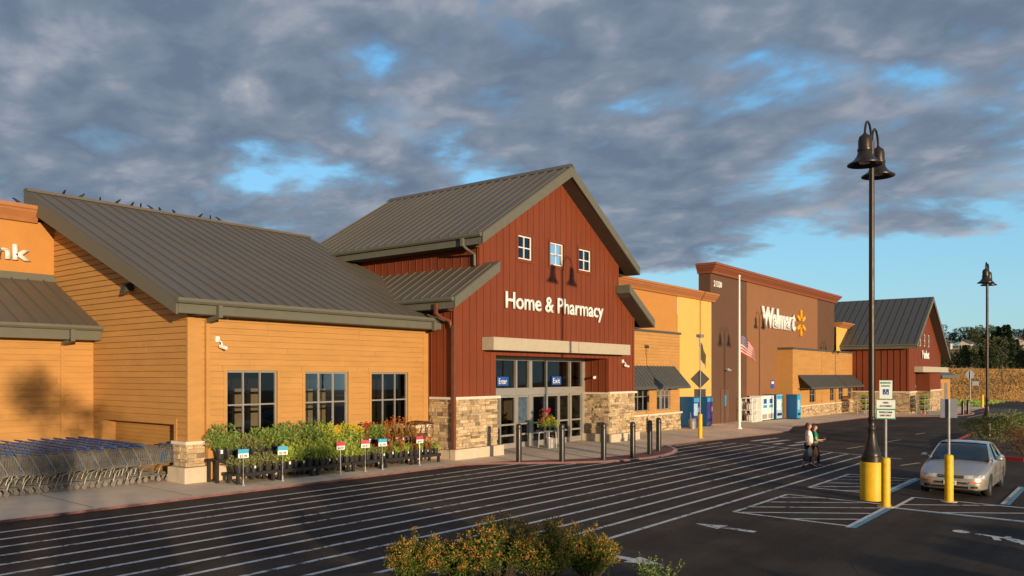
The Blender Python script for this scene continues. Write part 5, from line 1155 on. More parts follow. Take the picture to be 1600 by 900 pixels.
# ------------------------------------------------------------ silver car
def lerp(tab, x):
    for (a, *p), (b, *q) in zip(tab, tab[1:]):
        if x <= b: t = max(0, (x-a)/(b-a)); return [u+(v-u)*t for u, v in zip(p, q)]
    return list(tab[-1][1:])
def make_car(label):
    r = thing('car', label, 'car', (0, 0, 0))
    #      x     w    zb   zs   zd
    T = [(0, .44, .30, .50, .515), (.03, .58, .25, .57, .60), (.09, .69, .22, .625, .665), (.2, .77, .205, .66, .71), (.4, .83, .20, .705, .76), (.75, .865, .19, .765, .825), (1.15, .88, .19, .83, .895), (1.52, .885, .19, .885, .955),
         (2.0, .885, .19, .905, .93), (2.8, .885, .19, .925, .95), (3.6, .885, .20, .945, .97), (3.95, .88, .21, .945, 1.0), (4.3, .865, .22, .93, 1.0), (4.58, .83, .25, .90, .97), (4.70, .79, .28, .84, .90), (4.76, .72, .34, .66, .78), (4.78, .6, .40, .66, .69)]
    prof = lambda w_, zb, zs_, zd: [(0, zb), (w_*.55, zb), (w_*.88, zb+.005), (w_*.97, zb+.05), (w_*.985, zb+.13), (w_, (zb+zs_)/2-.02), (w_*.995, zs_-.13), (w_*.965, zs_-.04), (w_*.915, zs_), (w_*.80, zs_+(zd-zs_)*.45), (w_*.5, zs_+(zd-zs_)*.85), (0, zd)]
    vs = []; nP = 22
    for x, *q in T:
        P = prof(*q); ring = P + [(-y, z) for y, z in P[-2:0:-1]]; vs += [(x, y, z) for y, z in ring]
    fs = [(i*nP+k, i*nP+(k+1) % nP, (i+1)*nP+(k+1) % nP, (i+1)*nP+k) for i in range(len(T)-1) for k in range(nP)] + [tuple(range(nP)), tuple((len(T)-1)*nP+k for k in range(nP))]
    mb = MB(); mb.add(vs, fs); body = mb.build('body', M['paint'], r)
    cut = MB()
    for x in (.93, 3.62):
        for s_ in (-1, 1): cut.add([(x+.345*math.cos(2*math.pi*k/24), s_*yy, .30+.345*math.sin(2*math.pi*k/24)) for yy in (.62, 1.2) for k in range(24)], [tuple(range(24)), tuple(range(47, 23, -1))]+[(k, (k+1) % 24, 24+(k+1) % 24, 24+k) for k in range(24)])
    co = cut.build('cutter', M['grille']); bo = body.modifiers.new('b', 'BOOLEAN'); bo.operation = 'DIFFERENCE'; bo.object = co; bo.solver = 'EXACT'
    dg = bpy.context.evaluated_depsgraph_get(); dg.update(); m2 = bpy.data.meshes.new_from_object(body.evaluated_get(dg)); body.modifiers.clear(); body.data = m2
    bpy.data.objects.remove(co); m2.materials.clear(); m2.materials.append(M['paint'])
    for p in m2.polygons: p.use_smooth = True; p.material_index = 0
    m2.set_sharp_from_angle(angle=R(28))
    # greenhouse: glass volume, then painted pillars and roof
    G = [(1.46, .76, .60, .93, .935), (1.60, .765, .735, .93, 1.02), (1.9, .77, .68, .935, 1.20), (2.22, .775, .61, .94, 1.365), (2.5, .775, .60, .945, 1.395), (2.9, .77, .595, .95, 1.40), (3.25, .765, .60, .955, 1.365), (3.5, .755, .64, .965, 1.25), (3.75, .745, .70, .975, 1.11), (3.98, .73, .70, .985, 1.0)]
    vs = []
    for x, wb, wt, zb, zt in G:
        P = [(wb, zb), (wb*.97, zb+.02), (wt+.015, zt-.03), (wt-.03, zt), (wt*.5, zt+.018), (0, zt+.022)]; vs += [(x, y, z) for y, z in P + [(-y, z) for y, z in P[-2::-1]]]
    n_ = 11; mb = MB(); mb.add(vs, [(i*n_+k, i*n_+k+1, (i+1)*n_+k+1, (i+1)*n_+k) for i in range(len(G)-1) for k in range(n_-1)]); mb.build('windows', M['cglass'], r, smooth=True)
    rf = MB(); X = [2.22, 2.4, 2.7, 3.0, 3.28]; vs = []
    for x in X:
        wb, wt, zb, zt = lerp(G, x); vs += [(x, y, z+.008) for y, z in ((-wt-.012, zt-.03), (-wt+.03, zt+.004), (-wt*.5, zt+.02), (0, zt+.025), (wt*.5, zt+.02), (wt-.03, zt+.004), (wt+.012, zt-.03))]
    rf.add(vs, [(i*7+k, i*7+k+1, (i+1)*7+k+1, (i+1)*7+k) for i in range(4) for k in range(6)]); rf.build('roof', M['paint'], r, smooth=True)
    for s_ in (-1, 1):
        e = lambda x, k=.0: (x, s_*(lerp(G, x)[1]+.008), lerp(G, x)[3]-.028+k)
        mb = MB(); mb.tube([(1.50, s_*.775, .915), (1.62, s_*.745, 1.0), e(1.9), e(2.2)], [.035, .033, .028, .028], 6); mb.build('pillar', M['paint'], r, smooth=True)
        mb = MB(); mb.tube([e(2.15), e(2.5), e(2.9), e(3.28)], .024, 6); mb.build('roof_rail', M['paint'], r, smooth=True)
        mb = MB(); mb.tube([(2.72, s_*.772, .94), e(2.74)], .026, 6); mb.build('pillar', M['ink'], r)
        mb = MB(); mb.add([(3.30, s_*.61, 1.365), (3.62, s_*.765, .96), (4.02, s_*.755, .975), (3.75, s_*.715, 1.10), (3.5, s_*.655, 1.25)], [(0, 1, 2, 3, 4)]); mb.add([(p[0], p[1]+s_*.012, p[2]+.01) for p in mb.v], [(0, 1, 2, 3, 4)]); mb.build('pillar', M['paint'], r, normals=False)
        mb = MB(); mb.tube([(1.52, s_*.81, .925), (2.4, s_*.80, .94), (3.3, s_*.79, .955), (3.8, s_*.77, .975)], .012, 6); mb.build('window_moulding', M['ink'], r)
        mb = MB(); mb.blob((1.80, s_*.96, 1.0), (.07, .10, .065), 12, 8); mb.tube([(1.80, s_*.80, .95), (1.80, s_*.90, .98)], .03, 6); mb.build('wing_mirror', M['paint'], r, smooth=True)
        for x0, x1 in ((1.62, 2.70), (2.72, 3.45)):
            mb = MB(); f = lambda x, z: (x, s_*(lerp(T, x)[0]*(1.002 if z > .4 else .992)+.003), z)
            mb.tube([f(x0, .26), f(x0, .55), f(x0, .80)], .004, 4); mb.tube([f(x0, .26), f(x1, .26)], .004, 4); d_ = mb.build('door', M['ink'], r); mb = MB(); mb.box(x1-.22, s_*.885-.012, .66, x1-.07, s_*.885+.014, .775); mb.build('handle', M['paint'], d_)
        mb = MB(); mb.box(1.3, s_*.887-.008, .50, 3.3, s_*.887+.012, .535); mb.build('side_moulding', M['paint'], r)
    xf = lambda y: (0 if y < .44 else [a+(b-a)*((y-w0)/(w1-w0)) for (a, w0, b, w1) in ((0, .44, .03, .58), (.03, .58, .09, .69), (.09, .69, .2, .77), (.2, .77, .4, .83), (.4, .83, .75, .87)) if w0 <= y <= w1+1e-6][0])
    def fstrip(name, m_, ys, z0, z1, off0=.018, off1=.018, par=None, back=(0, 0)):
        mb = MB(); vs = []
        for y in ys:
            x = xf(abs(y)); vs += [(x-off0+back[0], y, z0), (x-off1+back[1], y, z1), (x+.10+back[1], y, z1), (x+.10+back[0], y, z0)]
        k = len(ys); mb.add(vs, [(i*4+j, i*4+(j+1) % 4, (i+1)*4+(j+1) % 4, (i+1)*4+j) for i in range(k-1) for j in range(4)] + [(0, 1, 2, 3), tuple(4*(k-1)+j for j in range(4))]); return mb.build(name, M[m_], par or r)
    for s_ in (-1, 1):
        fstrip('headlight', 'lens', [s_*y for y in (.34, .44, .52, .60, .68, .75, .79)], .545, .635, .006, -.055, back=(0, 0)); fstrip('indicator', 'amber', [s_*y for y in (.46, .54, .62, .70, .77)], .42, .465, .012, .012)
        fstrip('fog_lamp', 'grille', [s_*y for y in (.50, .58, .66)], .285, .345, .004, .008)
    fstrip('grille', 'grille', [-.31, -.15, 0, .15, .31], .545, .615, .004, -.035); fstrip('grille_bar', 'rim', [-.30, 0, .30], .575, .588, .012, .008); fstrip('air_intake', 'grille', [-.44, -.2, 0, .2, .44], .27, .335, .006, .008); fstrip('air_intake', 'grille', [-.40, 0, .40], .405, .44, .008, .01)
    pl = fstrip('number_plate', 'signw', [-.155, .155], .36, .47, .022, .022)
    t = text('lettering', '782 DKR', M['ink'], pl, .25, .06, .002, .01); t.rotation_euler = (0, 0, R(-90)); t.location = (-.025, .125, .385)
    for s_ in (-1, 1):
        fstripb = MB(); fstripb.box(4.66, s_*.62-.16, .68, 4.775, s_*.62+.16, .84); fstripb.build('tail_light', M['redp'], r)
    for x in (.93, 3.62):
        for s_ in (-1, 1):
            mb = MB(); y0 = s_*.86; a = lambda rr, yy: [(x+rr*math.cos(2*math.pi*k/24), yy, .305+rr*math.sin(2*math.pi*k/24)) for k in range(24)]
            R_ = [(.20, y0-s_*.01), (.285, y0), (.305, y0-s_*.03), (.305, y0-s_*.16), (.28, y0-s_*.19)]; mb.add([p for q in R_ for p in a(*q)], [(i*24+k, i*24+(k+1) % 24, (i+1)*24+(k+1) % 24, (i+1)*24+k) for i in range(4) for k in range(24)] + [tuple(96+k for k in range(24))]); wh = mb.build('wheel', M['rubber'], r, smooth=True)
            mb = MB(); mb.add(a(.20, y0-s_*.012)+a(.185, y0-s_*.012)+a(.175, y0-s_*.06), [(i*24+k, i*24+(k+1) % 24, (i+1)*24+(k+1) % 24, (i+1)*24+k) for i in range(2) for k in range(24)])
            for k in range(7):
                an = 2*math.pi*k/7; ca, sn = math.cos(an), math.sin(an); q = lambda u, v, d: (x+u*ca-v*sn, y0-s_*d, .305+u*sn+v*ca); mb.add([q(.02, -.028, .02), q(.19, -.018, .016), q(.19, .018, .016), q(.02, .028, .02)], [(0, 1, 2, 3)])
            mb.add(a(.05, y0-s_*.014), [tuple(range(24))]); mb.build('rim', M['rim'], wh, normals=False)
            mb = MB(); mb.add(a(.335, s_*.64), [tuple(range(24))]); mb.build('wheel_arch', M['grille'], r)
    return r
car = make_car('silver saloon car with amber indicators parked behind the grey-backed sign'); car.location = (24.75, 3.85, zg(26.5, 3.85)); car.rotation_euler = (0, math.atan(K*ST), 0)

# ------------------------------------------------------------ two people crossing
def hand(nodes, edges, wr, elbow_dir, curl, s_):
    """palm and five bent fingers appended to a skin skeleton; wr = index of the wrist node"""
    p = Vector(nodes[wr][:3]); d = Vector(elbow_dir).normalized(); sd_ = d.cross(Vector(curl)).normalized(); cu = Vector(curl).normalized()
    k = len(nodes); pal = p+d*.06; nodes.append((*pal, .024, .016)); edges.append((wr, k))
    for i, ln in enumerate((.058, .066, .062, .048)):
        b = pal+d*.03+sd_*(.027-.018*i); m_ = b+d*ln*.5+cu*.012; e = m_+cu*ln*.5+d*.01
        n = len(nodes); nodes += [(*b, .009), (*m_, .0085), (*e, .008)]; edges += [(k, n), (n, n+1), (n+1, n+2)]
    n = len(nodes); b = p+d*.03+sd_*.032; nodes += [(*b, .011), (*(b+d*.035+sd_*.012+cu*.02), .009)]; edges += [(k, n), (n, n+1)]
def person(label, loc, ang, arms, legs, belly, top_m, leg_m, leg_cover, hgt=1.63, hairlen=.16):
    r = thing('person', label, 'person', (0, 0, 0))
    Nn = [(0, 0, .88, .125, .15), (.0+belly*.35, 0, 1.03, .105+belly*.5, .125), (.01, 0, 1.20, .105, .135), (.0, 0, 1.34, .075, .10), (.01, 0, 1.41, .048, .048), (.025, 0, 1.47, .06, .055), (.03, 0, 1.545, .09, .078), (.02, 0, 1.62, .065, .06), (.125, 0, 1.53, .014, .014)]
    E_ = [(0, 1), (1, 2), (2, 3), (3, 4), (4, 5), (5, 6), (6, 7), (6, 8)]
    for s_ in (-1, 1):
        hp, kn, an, toe = legs[s_]; k = len(Nn)
        Nn += [(0, s_*.085, .80, .085, .085), (kn[0]*.55, s_*.09, .62, .075, .075), (kn[0], s_*.09, kn[1], .055, .055), ((kn[0]+an[0])/2-.02, s_*.09, (kn[1]+an[1])/2+.03, .052, .052), (an[0], s_*.09, an[1], .034, .034), (toe[0], s_*.095, toe[1], .03, .038)]
        E_ += [(0, k)] + [(k+i, k+i+1) for i in range(5)]
        sh, el, wr, cu = arms[s_]; k = len(Nn); Nn += [(0, s_*.165, 1.335, .052, .052), (*el, .037, .037), (*wr, .025, .02)]; E_ += [(3, k), (k, k+1), (k+1, k+2)]
        hand(Nn, E_, k+2, Vector(wr)-Vector(el), cu, s_)
    skin('body', Nn, E_, M['skin'], r)
    # eyes, ears stay part of the face; clothing and hair are children
    S = [(0, 0, .86, .138, .158), (belly*.35, 0, 1.03, .125+belly*.6, .142), (.01, 0, 1.20, .12, .148), (0, 0, 1.345, .08, .115)]; Es = [(0, 1), (1, 2), (2, 3)]
    for s_ in (-1, 1):
        sh, el, wr, cu = arms[s_]; k = len(S); m_ = Vector((0, s_*.165, 1.335)).lerp(Vector(el), .6); S += [(0, s_*.17, 1.335, .064, .064), (*m_, .058, .058)]; Es += [(3, k), (k, k+1)]
    skin('shirt', S, Es, M[top_m], r)
    Q = [(0, 0, .89, .135, .156)]; Eq = []
    for s_ in (-1, 1):
        hp, kn, an, toe = legs[s_]; k = len(Q); Q += [(0, s_*.085, .80, .098, .098), (kn[0]*.55, s_*.09, .62, .088, .088)]; Eq += [(0, k), (k, k+1)]
        if leg_cover > .5: Q += [(kn[0], s_*.09, kn[1], .068, .068), ((kn[0]+an[0])/2-.02, s_*.09, (kn[1]+an[1])/2+.02, .064, .064), (an[0], s_*.09, an[1]+.03, .05, .05)]; Eq += [(k+1, k+2), (k+2, k+3), (k+3, k+4)]
    skin('trousers' if leg_cover > .5 else 'shorts', Q, Eq, M[leg_m], r)
    for s_ in (-1, 1):
        hp, kn, an, toe = legs[s_]; skin('shoe', [(an[0]-.03, s_*.09, max(.035, an[1]-.045), .04, .04), ((an[0]+toe[0])/2, s_*.092, max(.03, (an[1]+toe[1])/2-.02), .042, .036), (toe[0]+.02, s_*.095, max(.025, toe[1]-.01), .042, .028)], [(0, 1), (1, 2)], M['rubber'], r)
    skin('hair', [(.015, 0, 1.645, .07, .075), (-.03, 0, 1.60, .085, .09), (-.055, 0, 1.52, .06, .085), (-.06, 0, 1.52-hairlen, .04, .07)], [(0, 1), (1, 2), (2, 3)], M['hair'], r)
    fc = MB()
    for s_ in (-1, 1): fc.blob((.112, s_*.032, 1.552), .011, 8, 6)
    fc.build('eyes', M['ink'], r); fc = MB(); fc.blob((.112, 0, 1.488), (.008, .024, .006), 8, 6); fc.build('mouth', M['redp'], r)
    r.location = loc; r.rotation_euler = (0, 0, ang); r.scale = (hgt/1.71,)*3; return r
walk = {-1: (0, (-.02, .45), (-.20, .12), (-.07, .035)), 1: (0, (.17, .46), (.20, .07), (.34, .03))}
walk2 = {1: (0, (-.02, .45), (-.18, .12), (-.05, .035)), -1: (0, (.15, .46), (.16, .07), (.30, .03))}
ang = R(-66)
p1 = person('person in a white t-shirt and dark shorts walking with plastic shopping bags', (29.15, 9.05, zg(29.15, 9.05)), ang, {-1: (0, (-.03, -.25, 1.08), (.02, -.27, .86), (1, 0, -.2)), 1: (0, (-.06, .24, 1.08), (.06, .25, .88), (1, 0, 0))}, walk, .12, 'tee', 'denim', .3, 1.66, .12)
p2 = person('person in a green top and dark trousers looking at a phone in their hand', (29.76, 9.03, zg(29.76, 9.03)), ang, {-1: (0, (.04, -.24, 1.06), (.27, -.16, 1.07), (0, .3, 1)), 1: (0, (-.02, .24, 1.06), (.22, .2, 1.0), (0, -.3, 1))}, walk2, .07, 'gtee', 'denim', 1.0, 1.58, .22)
def bag(name, label, c, m_, w_, h_, seed):
    g = random.Random(seed); r = thing(name, label, 'shopping bag', c, 'plastic bags held by the person in white'); mb = MB(); n = 14
    prof = [(.02, 0), (w_*.8, .02), (w_, h_*.3), (w_*.85, h_*.65), (w_*.4, h_*.92), (.03, h_)]
    vs = [(c[0]+rr*(1+g.uniform(-.16, .16))*math.cos(2*math.pi*k/n), c[1]+rr*.6*(1+g.uniform(-.16, .16))*math.sin(2*math.pi*k/n), c[2]+z_) for rr, z_ in prof for k in range(n)]
    mb.add(vs, [(i*n+k, i*n+(k+1) % n, (i+1)*n+(k+1) % n, (i+1)*n+k) for i in range(5) for k in range(n)]); mb.build('sack', M[m_], r, smooth=True)
    mb = MB(); mb.tube([(c[0]-.03, c[1], c[2]+h_-.02), (c[0], c[1], c[2]+h_+.10), (c[0]+.03, c[1], c[2]+h_-.02)], .008, 5); mb.build('handle', M[m_], r)
z = zg(29.1, 9); hx, hy = 29.15-.27*math.sin(R(66))+.02, 9.05-.27*math.cos(R(66))-.02
bag('plastic_bag', 'pale plastic bag held uppermost by the person in white', (hx, hy, z+.44), 'bagw', .15, .34, 1); bag('plastic_bag', 'orange patterned plastic bag in front of the pale one', (hx+.10, hy-.16, z+.42), 'bago', .13, .36, 2); bag('plastic_bag', 'dark plastic bag hanging lowest behind the legs', (hx-.08, hy+.12, z+.26), 'bagd', .17, .40, 3)
mb = MB(); px = Vector((29.76, 9.03, z)); dd = Vector((math.cos(ang), math.sin(ang), 0)); ph = px+dd*.33+Vector((-math.sin(ang), math.cos(ang), 0))*-.10+Vector((0, 0, 1.04)); o = thing('phone', 'small dark phone held by the person in green', 'phone', ph); mb.cbox(*ph, .07, .07, .02); mb.build('case', M['ink'], o); mb = MB(); mb.cbox(ph.x, ph.y, ph.z+.012, .055, .055, .003); mb.build('screen', M['vlight'], o)

# ------------------------------------------------------------ birds along the ridge
def bird(seed):
    g = random.Random(seed); lean = g.uniform(-.02, .03)
    o = skin('bird', [(-.11, 0, .035, .012, .006), (-.05, 0, .06, .022, .024), (.0, 0, .085, .034, .036), (.045, 0, .115, .026, .028), (.07+lean, 0, .145, .022, .021), (.105+lean, 0, .142, .006, .005), (.0, .015, .02, .004, .004), (.0, -.015, .02, .004, .004)], [(0, 1), (1, 2), (2, 3), (3, 4), (4, 5), (2, 6), (2, 7)], M['bird'], None, 1); return o
bp_ = [12.6, 13.22, 13.86, 14.5, 15.05, 15.38, 15.77, 16.14, 16.72, 17.85, 18.3, 18.68]
bs = [bird(i) for i in range(3)]
for i, x in enumerate(bp_):
    o = bs[i] if i < 3 else bs[i % 3].copy()
    if i >= 3: col.objects.link(o)
    o.location = (x, 29.85, rz(29.8)+.07); o.rotation_euler = (0, 0, rnd.uniform(-2.8, 2.8)); o.scale = (1.15,)*3; tagit(o, 'small black bird, %s from the left on the ochre wing ridge' % ORD[i+1], 'bird', 'birds on the roof ridge')
o = bs[0].copy(); col.objects.link(o); o.location = (10.75, 28.95, 8.84); o.rotation_euler = (0, 0, 2.6); o.scale = (1.15,)*3; tagit(o, 'black bird alone on the bank parapet at the far left', 'bird', 'birds on the roof ridge')

# ------------------------------------------------------------ shrubs and planting islands
sheet('planting_bed', [(-3, 10), (7.6, 9.9), (8.6, 9.05), (10.9, 6.05), (11.2, 5.4), (10.6, 4.6), (5, -4), (-9, -4)], M['soil'], .10, .3)
def spirea(x, y, rad, h, seed, label, n=7600):
    g = random.Random(seed); r = thing('spirea_shrub', label, 'shrub', (x, y, zg(x, y)+.1), 'orange-tipped shrubs in the foreground')
    mb = MB(); tp = MB(); st = MB(); z0 = r.location.z
    for i in range(92):
        a = g.uniform(0, 6.28); q = rad*math.sqrt(g.random()); top = Vector((x+q*math.cos(a), y+q*math.sin(a), z0+h*g.uniform(.62, 1.05)*(1-.35*(q/rad)**2)+(.16 if g.random() < .10 else 0)))
        b0 = Vector((x+q*.25*math.cos(a), y+q*.25*math.sin(a), z0-.04)); mid = b0.lerp(top, .55)+Vector((g.uniform(-.04, .04), g.uniform(-.04, .04), .04)); st.tube([b0, mid, top], [.008, .006, .003], 4, False)
        k = int(n/92)
        for j in range(k):
            t = g.uniform(.30, 1.0); p = (b0.lerp(mid, t*2) if t < .5 else mid.lerp(top, t*2-1)); v = rdir(g, .35); p = p+v*g.uniform(0, .075)
            leaf(mb, p, v+Vector((0, 0, .35)), g.uniform(.032, .062), g.uniform(.014, .024), g)
        for j in range(20):
            v = rdir(g, .6); leaf(tp, top+v*g.uniform(0, .055)-Vector((0, 0, .02)), v, g.uniform(.025, .05), g.uniform(.012, .02), g)
    mb.build('leaves', LF['spirea'], r, normals=False); tp.build('young_tips', LF['spiretip'], r, normals=False); st.build('stems', M['bark'], r)
for i, (x, y, rad, h, lb) in enumerate(((8.50, 8.42, .44, .62, 'orange-tipped shrub at the left end of the foreground clump'), (8.98, 7.92, .52, .60, 'low orange-tipped shrub, second from the left in the foreground clump'), (9.42, 7.55, .66, .92, 'tallest green and orange shrub in the middle of the foreground clump'), (9.85, 7.02, .66, .86, 'orange-tipped shrub right of the tallest one in the foreground clump'), (10.35, 6.52, .46, .70, 'small shrub at the right end of the foreground clump'))):
    spirea(x, y, rad, h, 50+i, lb)
g = random.Random(9); r = thing('leafy_plant', 'small dark green leafy plant at the bottom edge right of the orange shrubs', 'plant', (11.2, 5.75, zg(11.2, 5.75))); mb = MB(); st = MB()
for i in range(26):
    a = g.uniform(0, 6.28); q = .45*math.sqrt(g.random()); b0 = r.location+Vector((q*.4*math.cos(a), q*.4*math.sin(a), 0)); tp_ = r.location+Vector((q*math.cos(a), q*math.sin(a), g.uniform(.18, .42))); st.tube([b0, tp_], .004, 4, False)
    for j in range(22): p = b0.lerp(tp_, g.uniform(.3, 1)); leaf(mb, p, rdir(g, .5), .05, .016, g)
mb.build('leaves', LF['dark'], r, normals=False); st.build('stems', M['bark'], r)
isl = [(38.2, 4.0), (38.8, 4.7), (40.5, 5.6), (47, 6.9), (55, 7.2), (56, 6), (56, -4), (38.2, -4), (37.9, 3.2)]
sheet('planting_bed', isl, M['soil'], .12, .2)
mb = MB()
for a, b in zip(isl[-1:]+isl[:4], isl[:5]):
    d = (Vector(b)-Vector(a)).normalized(); n_ = Vector((-d.y, d.x))*.16
    P = [a, b, (b[0]-n_.x*-1, b[1]-n_.y*-1), (a[0]+n_.x, a[1]+n_.y)]; zt = [zg(*p) for p in P]; mb.add([(*P[i], zt[i]+.15) for i in range(4)] + [(*P[i], zt[i]-.02) for i in range(4)], [(0, 1, 2, 3), (0, 1, 5, 4), (2, 3, 7, 6), (1, 2, 6, 5), (0, 3, 7, 4)])
tagit(mb.build('kerb', M['kerbred2']), kind='structure')
def shrub(x, y, rad, h, n, lf, label, seed, ln=.085, wd=.034, name='shrub', z=None, group='green shrubs on the car park island'):
    g = random.Random(seed); z0 = zg(x, y)+.1; r = thing(name, label, 'shrub', (x, y, z0), group); mb, cs = bushmesh(g, n, rad, h, .05, ln, wd, 12, .8)
    for i in range(int(n*.12)):
        a = g.uniform(0, 6.28); q = rad*math.sqrt(g.random())*.9; p = Vector((q*math.cos(a), q*math.sin(a), h*(.95-.3*(q/rad)**2)))
        for k in range(3): leaf(mb, p+Vector((0, 0, .05*k)), rdir(g, .8), ln, wd, g)
    mb.v = [(a+x, b+y, c+z0) for a, b, c in mb.v]; mb.build('leaves', LF[lf], r, normals=False)
    st = MB()
    for c in cs: st.tube([(x, y, z0), (x+c[0]*.6, y+c[1]*.6, z0+c[2]*.6), (x+c[0], y+c[1], z0+c[2])], [.02, .014, .006], 5, False)
    st.build('stems', M['bark'], r)
shrub(44.0, 5.25, 1.35, 1.35, 3600, 'shrub', 'rounded olive-green shrub at the left of the red-kerbed island', 21); shrub(42.9, 3.85, 1.45, 1.6, 3800, 'shrub', 'taller olive-green shrub behind the reddish one', 22); shrub(46.8, 3.4, 1.5, 1.6, 2600, 'shrub', 'olive-green shrub at the right edge of the picture', 23); shrub(39.6, 3.45, .85, 1.05, 2200, 'redshrub', 'low reddish-brown shrub inside the bright red kerb', 24, .06, .022, group='reddish shrubs on the island'); shrub(39.9, 2.1, .8, 1.0, 1600, 'redshrub', 'reddish-brown shrub beside the one inside the bright red kerb, further right', 25, .06, .022, group='reddish shrubs on the island')

# ------------------------------------------------------------ dry field, far trees, houses
def hz(x, y):
    t = max(0, min(1, (x-150-max(0, (16-y))*1.0)/52)); t = t*t*(3-2*t)
    t2 = max(0, min(1, (x-235)/130)); return zg(x, y) - .02 + 5.8*t + 12*t2
mb = MB(); nx, ny = 90, 60; hg = random.Random(4)
X_ = [142 + 620*(i/nx)**1.9 for i in range(nx+1)]; Y_ = [-160+460*j/ny for j in range(ny+1)]
mb.add([(x, y, hz(x, y)+(hg.uniform(-.05, .06) if 152 < x else 0)) for y in Y_ for x in X_], [(j*(nx+1)+i, j*(nx+1)+i+1, (j+1)*(nx+1)+i+1, (j+1)*(nx+1)+i) for j in range(ny) for i in range(nx)])
fm_ = mat('dry_grass_field', (0.58, 0.33, 0.115), 0.95, var=0.42, vscale=0.14, bump=0.3, bscale=1.2, dirt=0.2)
tagit(mb.build('dry_field', fm_, smooth=True), kind='structure')
mb = MB()
for i in range(30000):
    x = 150.5+hg.random()*56; y = -5+hg.random()*60; z = hz(x, y)
    for k in range(2):
        a = hg.gauss(2.74, .45); hh = hg.uniform(.12, .30); mb.add([(x+.25*math.cos(a), y+.25*math.sin(a), z-.1), (x-.25*math.cos(a), y-.25*math.sin(a), z-.1), (x+hg.uniform(-.3, .3), y+hg.uniform(-.3, .3), z+hh)], [(0, 1, 2)])
tagit(mb.build('dry_grass', mat('dry_grass_blades', (.6, .3, .1), .8, trans=.35, spec=.1, var=.30, vscale=.12, island=[(.52, .30, .105), (.56, .33, .12), (.48, .27, .09), (.54, .31, .11)]), normals=False), 'tall dry golden grass covering the slope behind the car park', 'grass', kind='stuff')
mb = MB()
for i in range(900):
    x = 113.8+hg.random()*34; y = 14.8+hg.random()*10; z = zg(x, y)
    for k in range(3): leaf(mb, (x, y, z), rdir(hg, 1.5), .35, .12, hg)
tagit(mb.build('green_verge', LF['lush'], normals=False), 'green ground cover beyond the pavement end', 'grass', kind='stuff')
def tree_mesh(kind, seed):
    g = random.Random(seed); mb = MB()
    if kind == 'conifer':
        for i in range(900):
            t = g.random()**.8; z = .12+.88*t; rr = .20*(1-t)**.8*g.uniform(.5, 1.08)*(1+.25*math.sin(t*40+g.uniform(-.5, .5))); a = g.uniform(0, 6.28); v = Vector((math.cos(a), math.sin(a), g.uniform(-.5, .2))); leaf(mb, (rr*math.cos(a)*.75, rr*math.sin(a)*.75, z), v, .075*g.uniform(.7, 1.3), .035, g, .2)
    else:
        cs = [(g.uniform(-.26, .26), g.uniform(-.26, .26), g.uniform(.16, .84), g.uniform(.14, .23)) for _ in range(15)]
        for i in range(1700):
            c = g.choice(cs); v = rdir(g, .2); k = g.uniform(.6, 1); leaf(mb, (c[0]+v.x*c[3]*k, c[1]+v.y*c[3]*k, c[2]+v.z*c[3]*.85*k), v+rdir(g)*.7, .06*g.uniform(.7, 1.4), .035, g)
    return mb
tproto = {}
def far_tree(kind, v, x, y, h, wscale, label, group='trees on the rise beyond the field'):
    key = (kind, v)
    if key not in tproto:
        r = thing('conifer_tree' if kind == 'conifer' else 'broadleaf_tree', label, 'tree', (0, 0, 0), group); mb = tree_mesh(kind, 300+v); mb.build('crown', LF['conifer' if kind == 'conifer' else 'broad'], r, normals=False)
        tr = MB(); tr.tube([(0, 0, -.03), (.005, 0, .3), (0, .004, .75)], [.022, .016, .005], 7); 
        if kind != 'conifer':
            for a in (0, 1.3, 2.5, 3.8, 5.0): tr.tube([(0, 0, .30), (.10*math.cos(a), .10*math.sin(a), .48), (.2*math.cos(a), .2*math.sin(a), .64)], [.012, .008, .003], 5)
        tr.build('trunk', M['bark'], r); tproto[key] = (r, snap(r)); o = r
    else: o = dup(tproto[key][0], label=label, tree=tproto[key][1])
    o.location = (x, y, hz(x, y) if x > 140 else zg(x, y)); o.scale = (h*wscale, h*wscale, h); o.rotation_euler = (0, 0, rnd.uniform(0, 6)); o['group'] = group; return o
tg_ = random.Random(31); TL = []
for i in range(30): TL.append((tg_.uniform(207, 236), (14+i*1.45+tg_.uniform(-1, 1))*.8, 'broad' if tg_.random() < .7 else 'conifer', tg_.uniform(4.2, 6.6)))
TL += [(222, 23.8, 'conifer', 10.4), (225, 25.3, 'conifer', 9.8), (220, 22.5, 'conifer', 10.8), (219, 26.9, 'conifer', 8.4), (224, 20.9, 'conifer', 7.6), (217, 24.4, 'broad', 8.4)]
for i in range(22): TL.append((tg_.uniform(335, 420), 15+i*3.2+tg_.uniform(-2, 2), 'broad' if tg_.random() < .75 else 'conifer', tg_.uniform(6, 9.5)))
TL.sort(key=lambda t: -t[1]/t[0])
for i, (x, y, kd, h) in enumerate(TL):
    nm = ('dark conifer' if kd == 'conifer' else 'rounded broadleaf tree') if h < 9.5 else 'tall pointed conifer'
    k = i+1; o_ = ORD[k] if k < len(ORD) else 'forty-'+'zeroth first second third fourth fifth sixth seventh eighth ninth'.split()[k-40] if 40 < k < 50 else 'fortieth' if k == 40 else 'fiftieth' if k == 50 else 'fifty-'+'zeroth first second third fourth fifth sixth seventh eighth ninth'.split()[k-50]
    far_tree(kd, i % 3, x, y, h, (1.0 if kd == 'conifer' else 1.05)*tg_.uniform(.9, 1.25), '%s on the rise beyond the field, %s tree from the left' % (nm, o_))
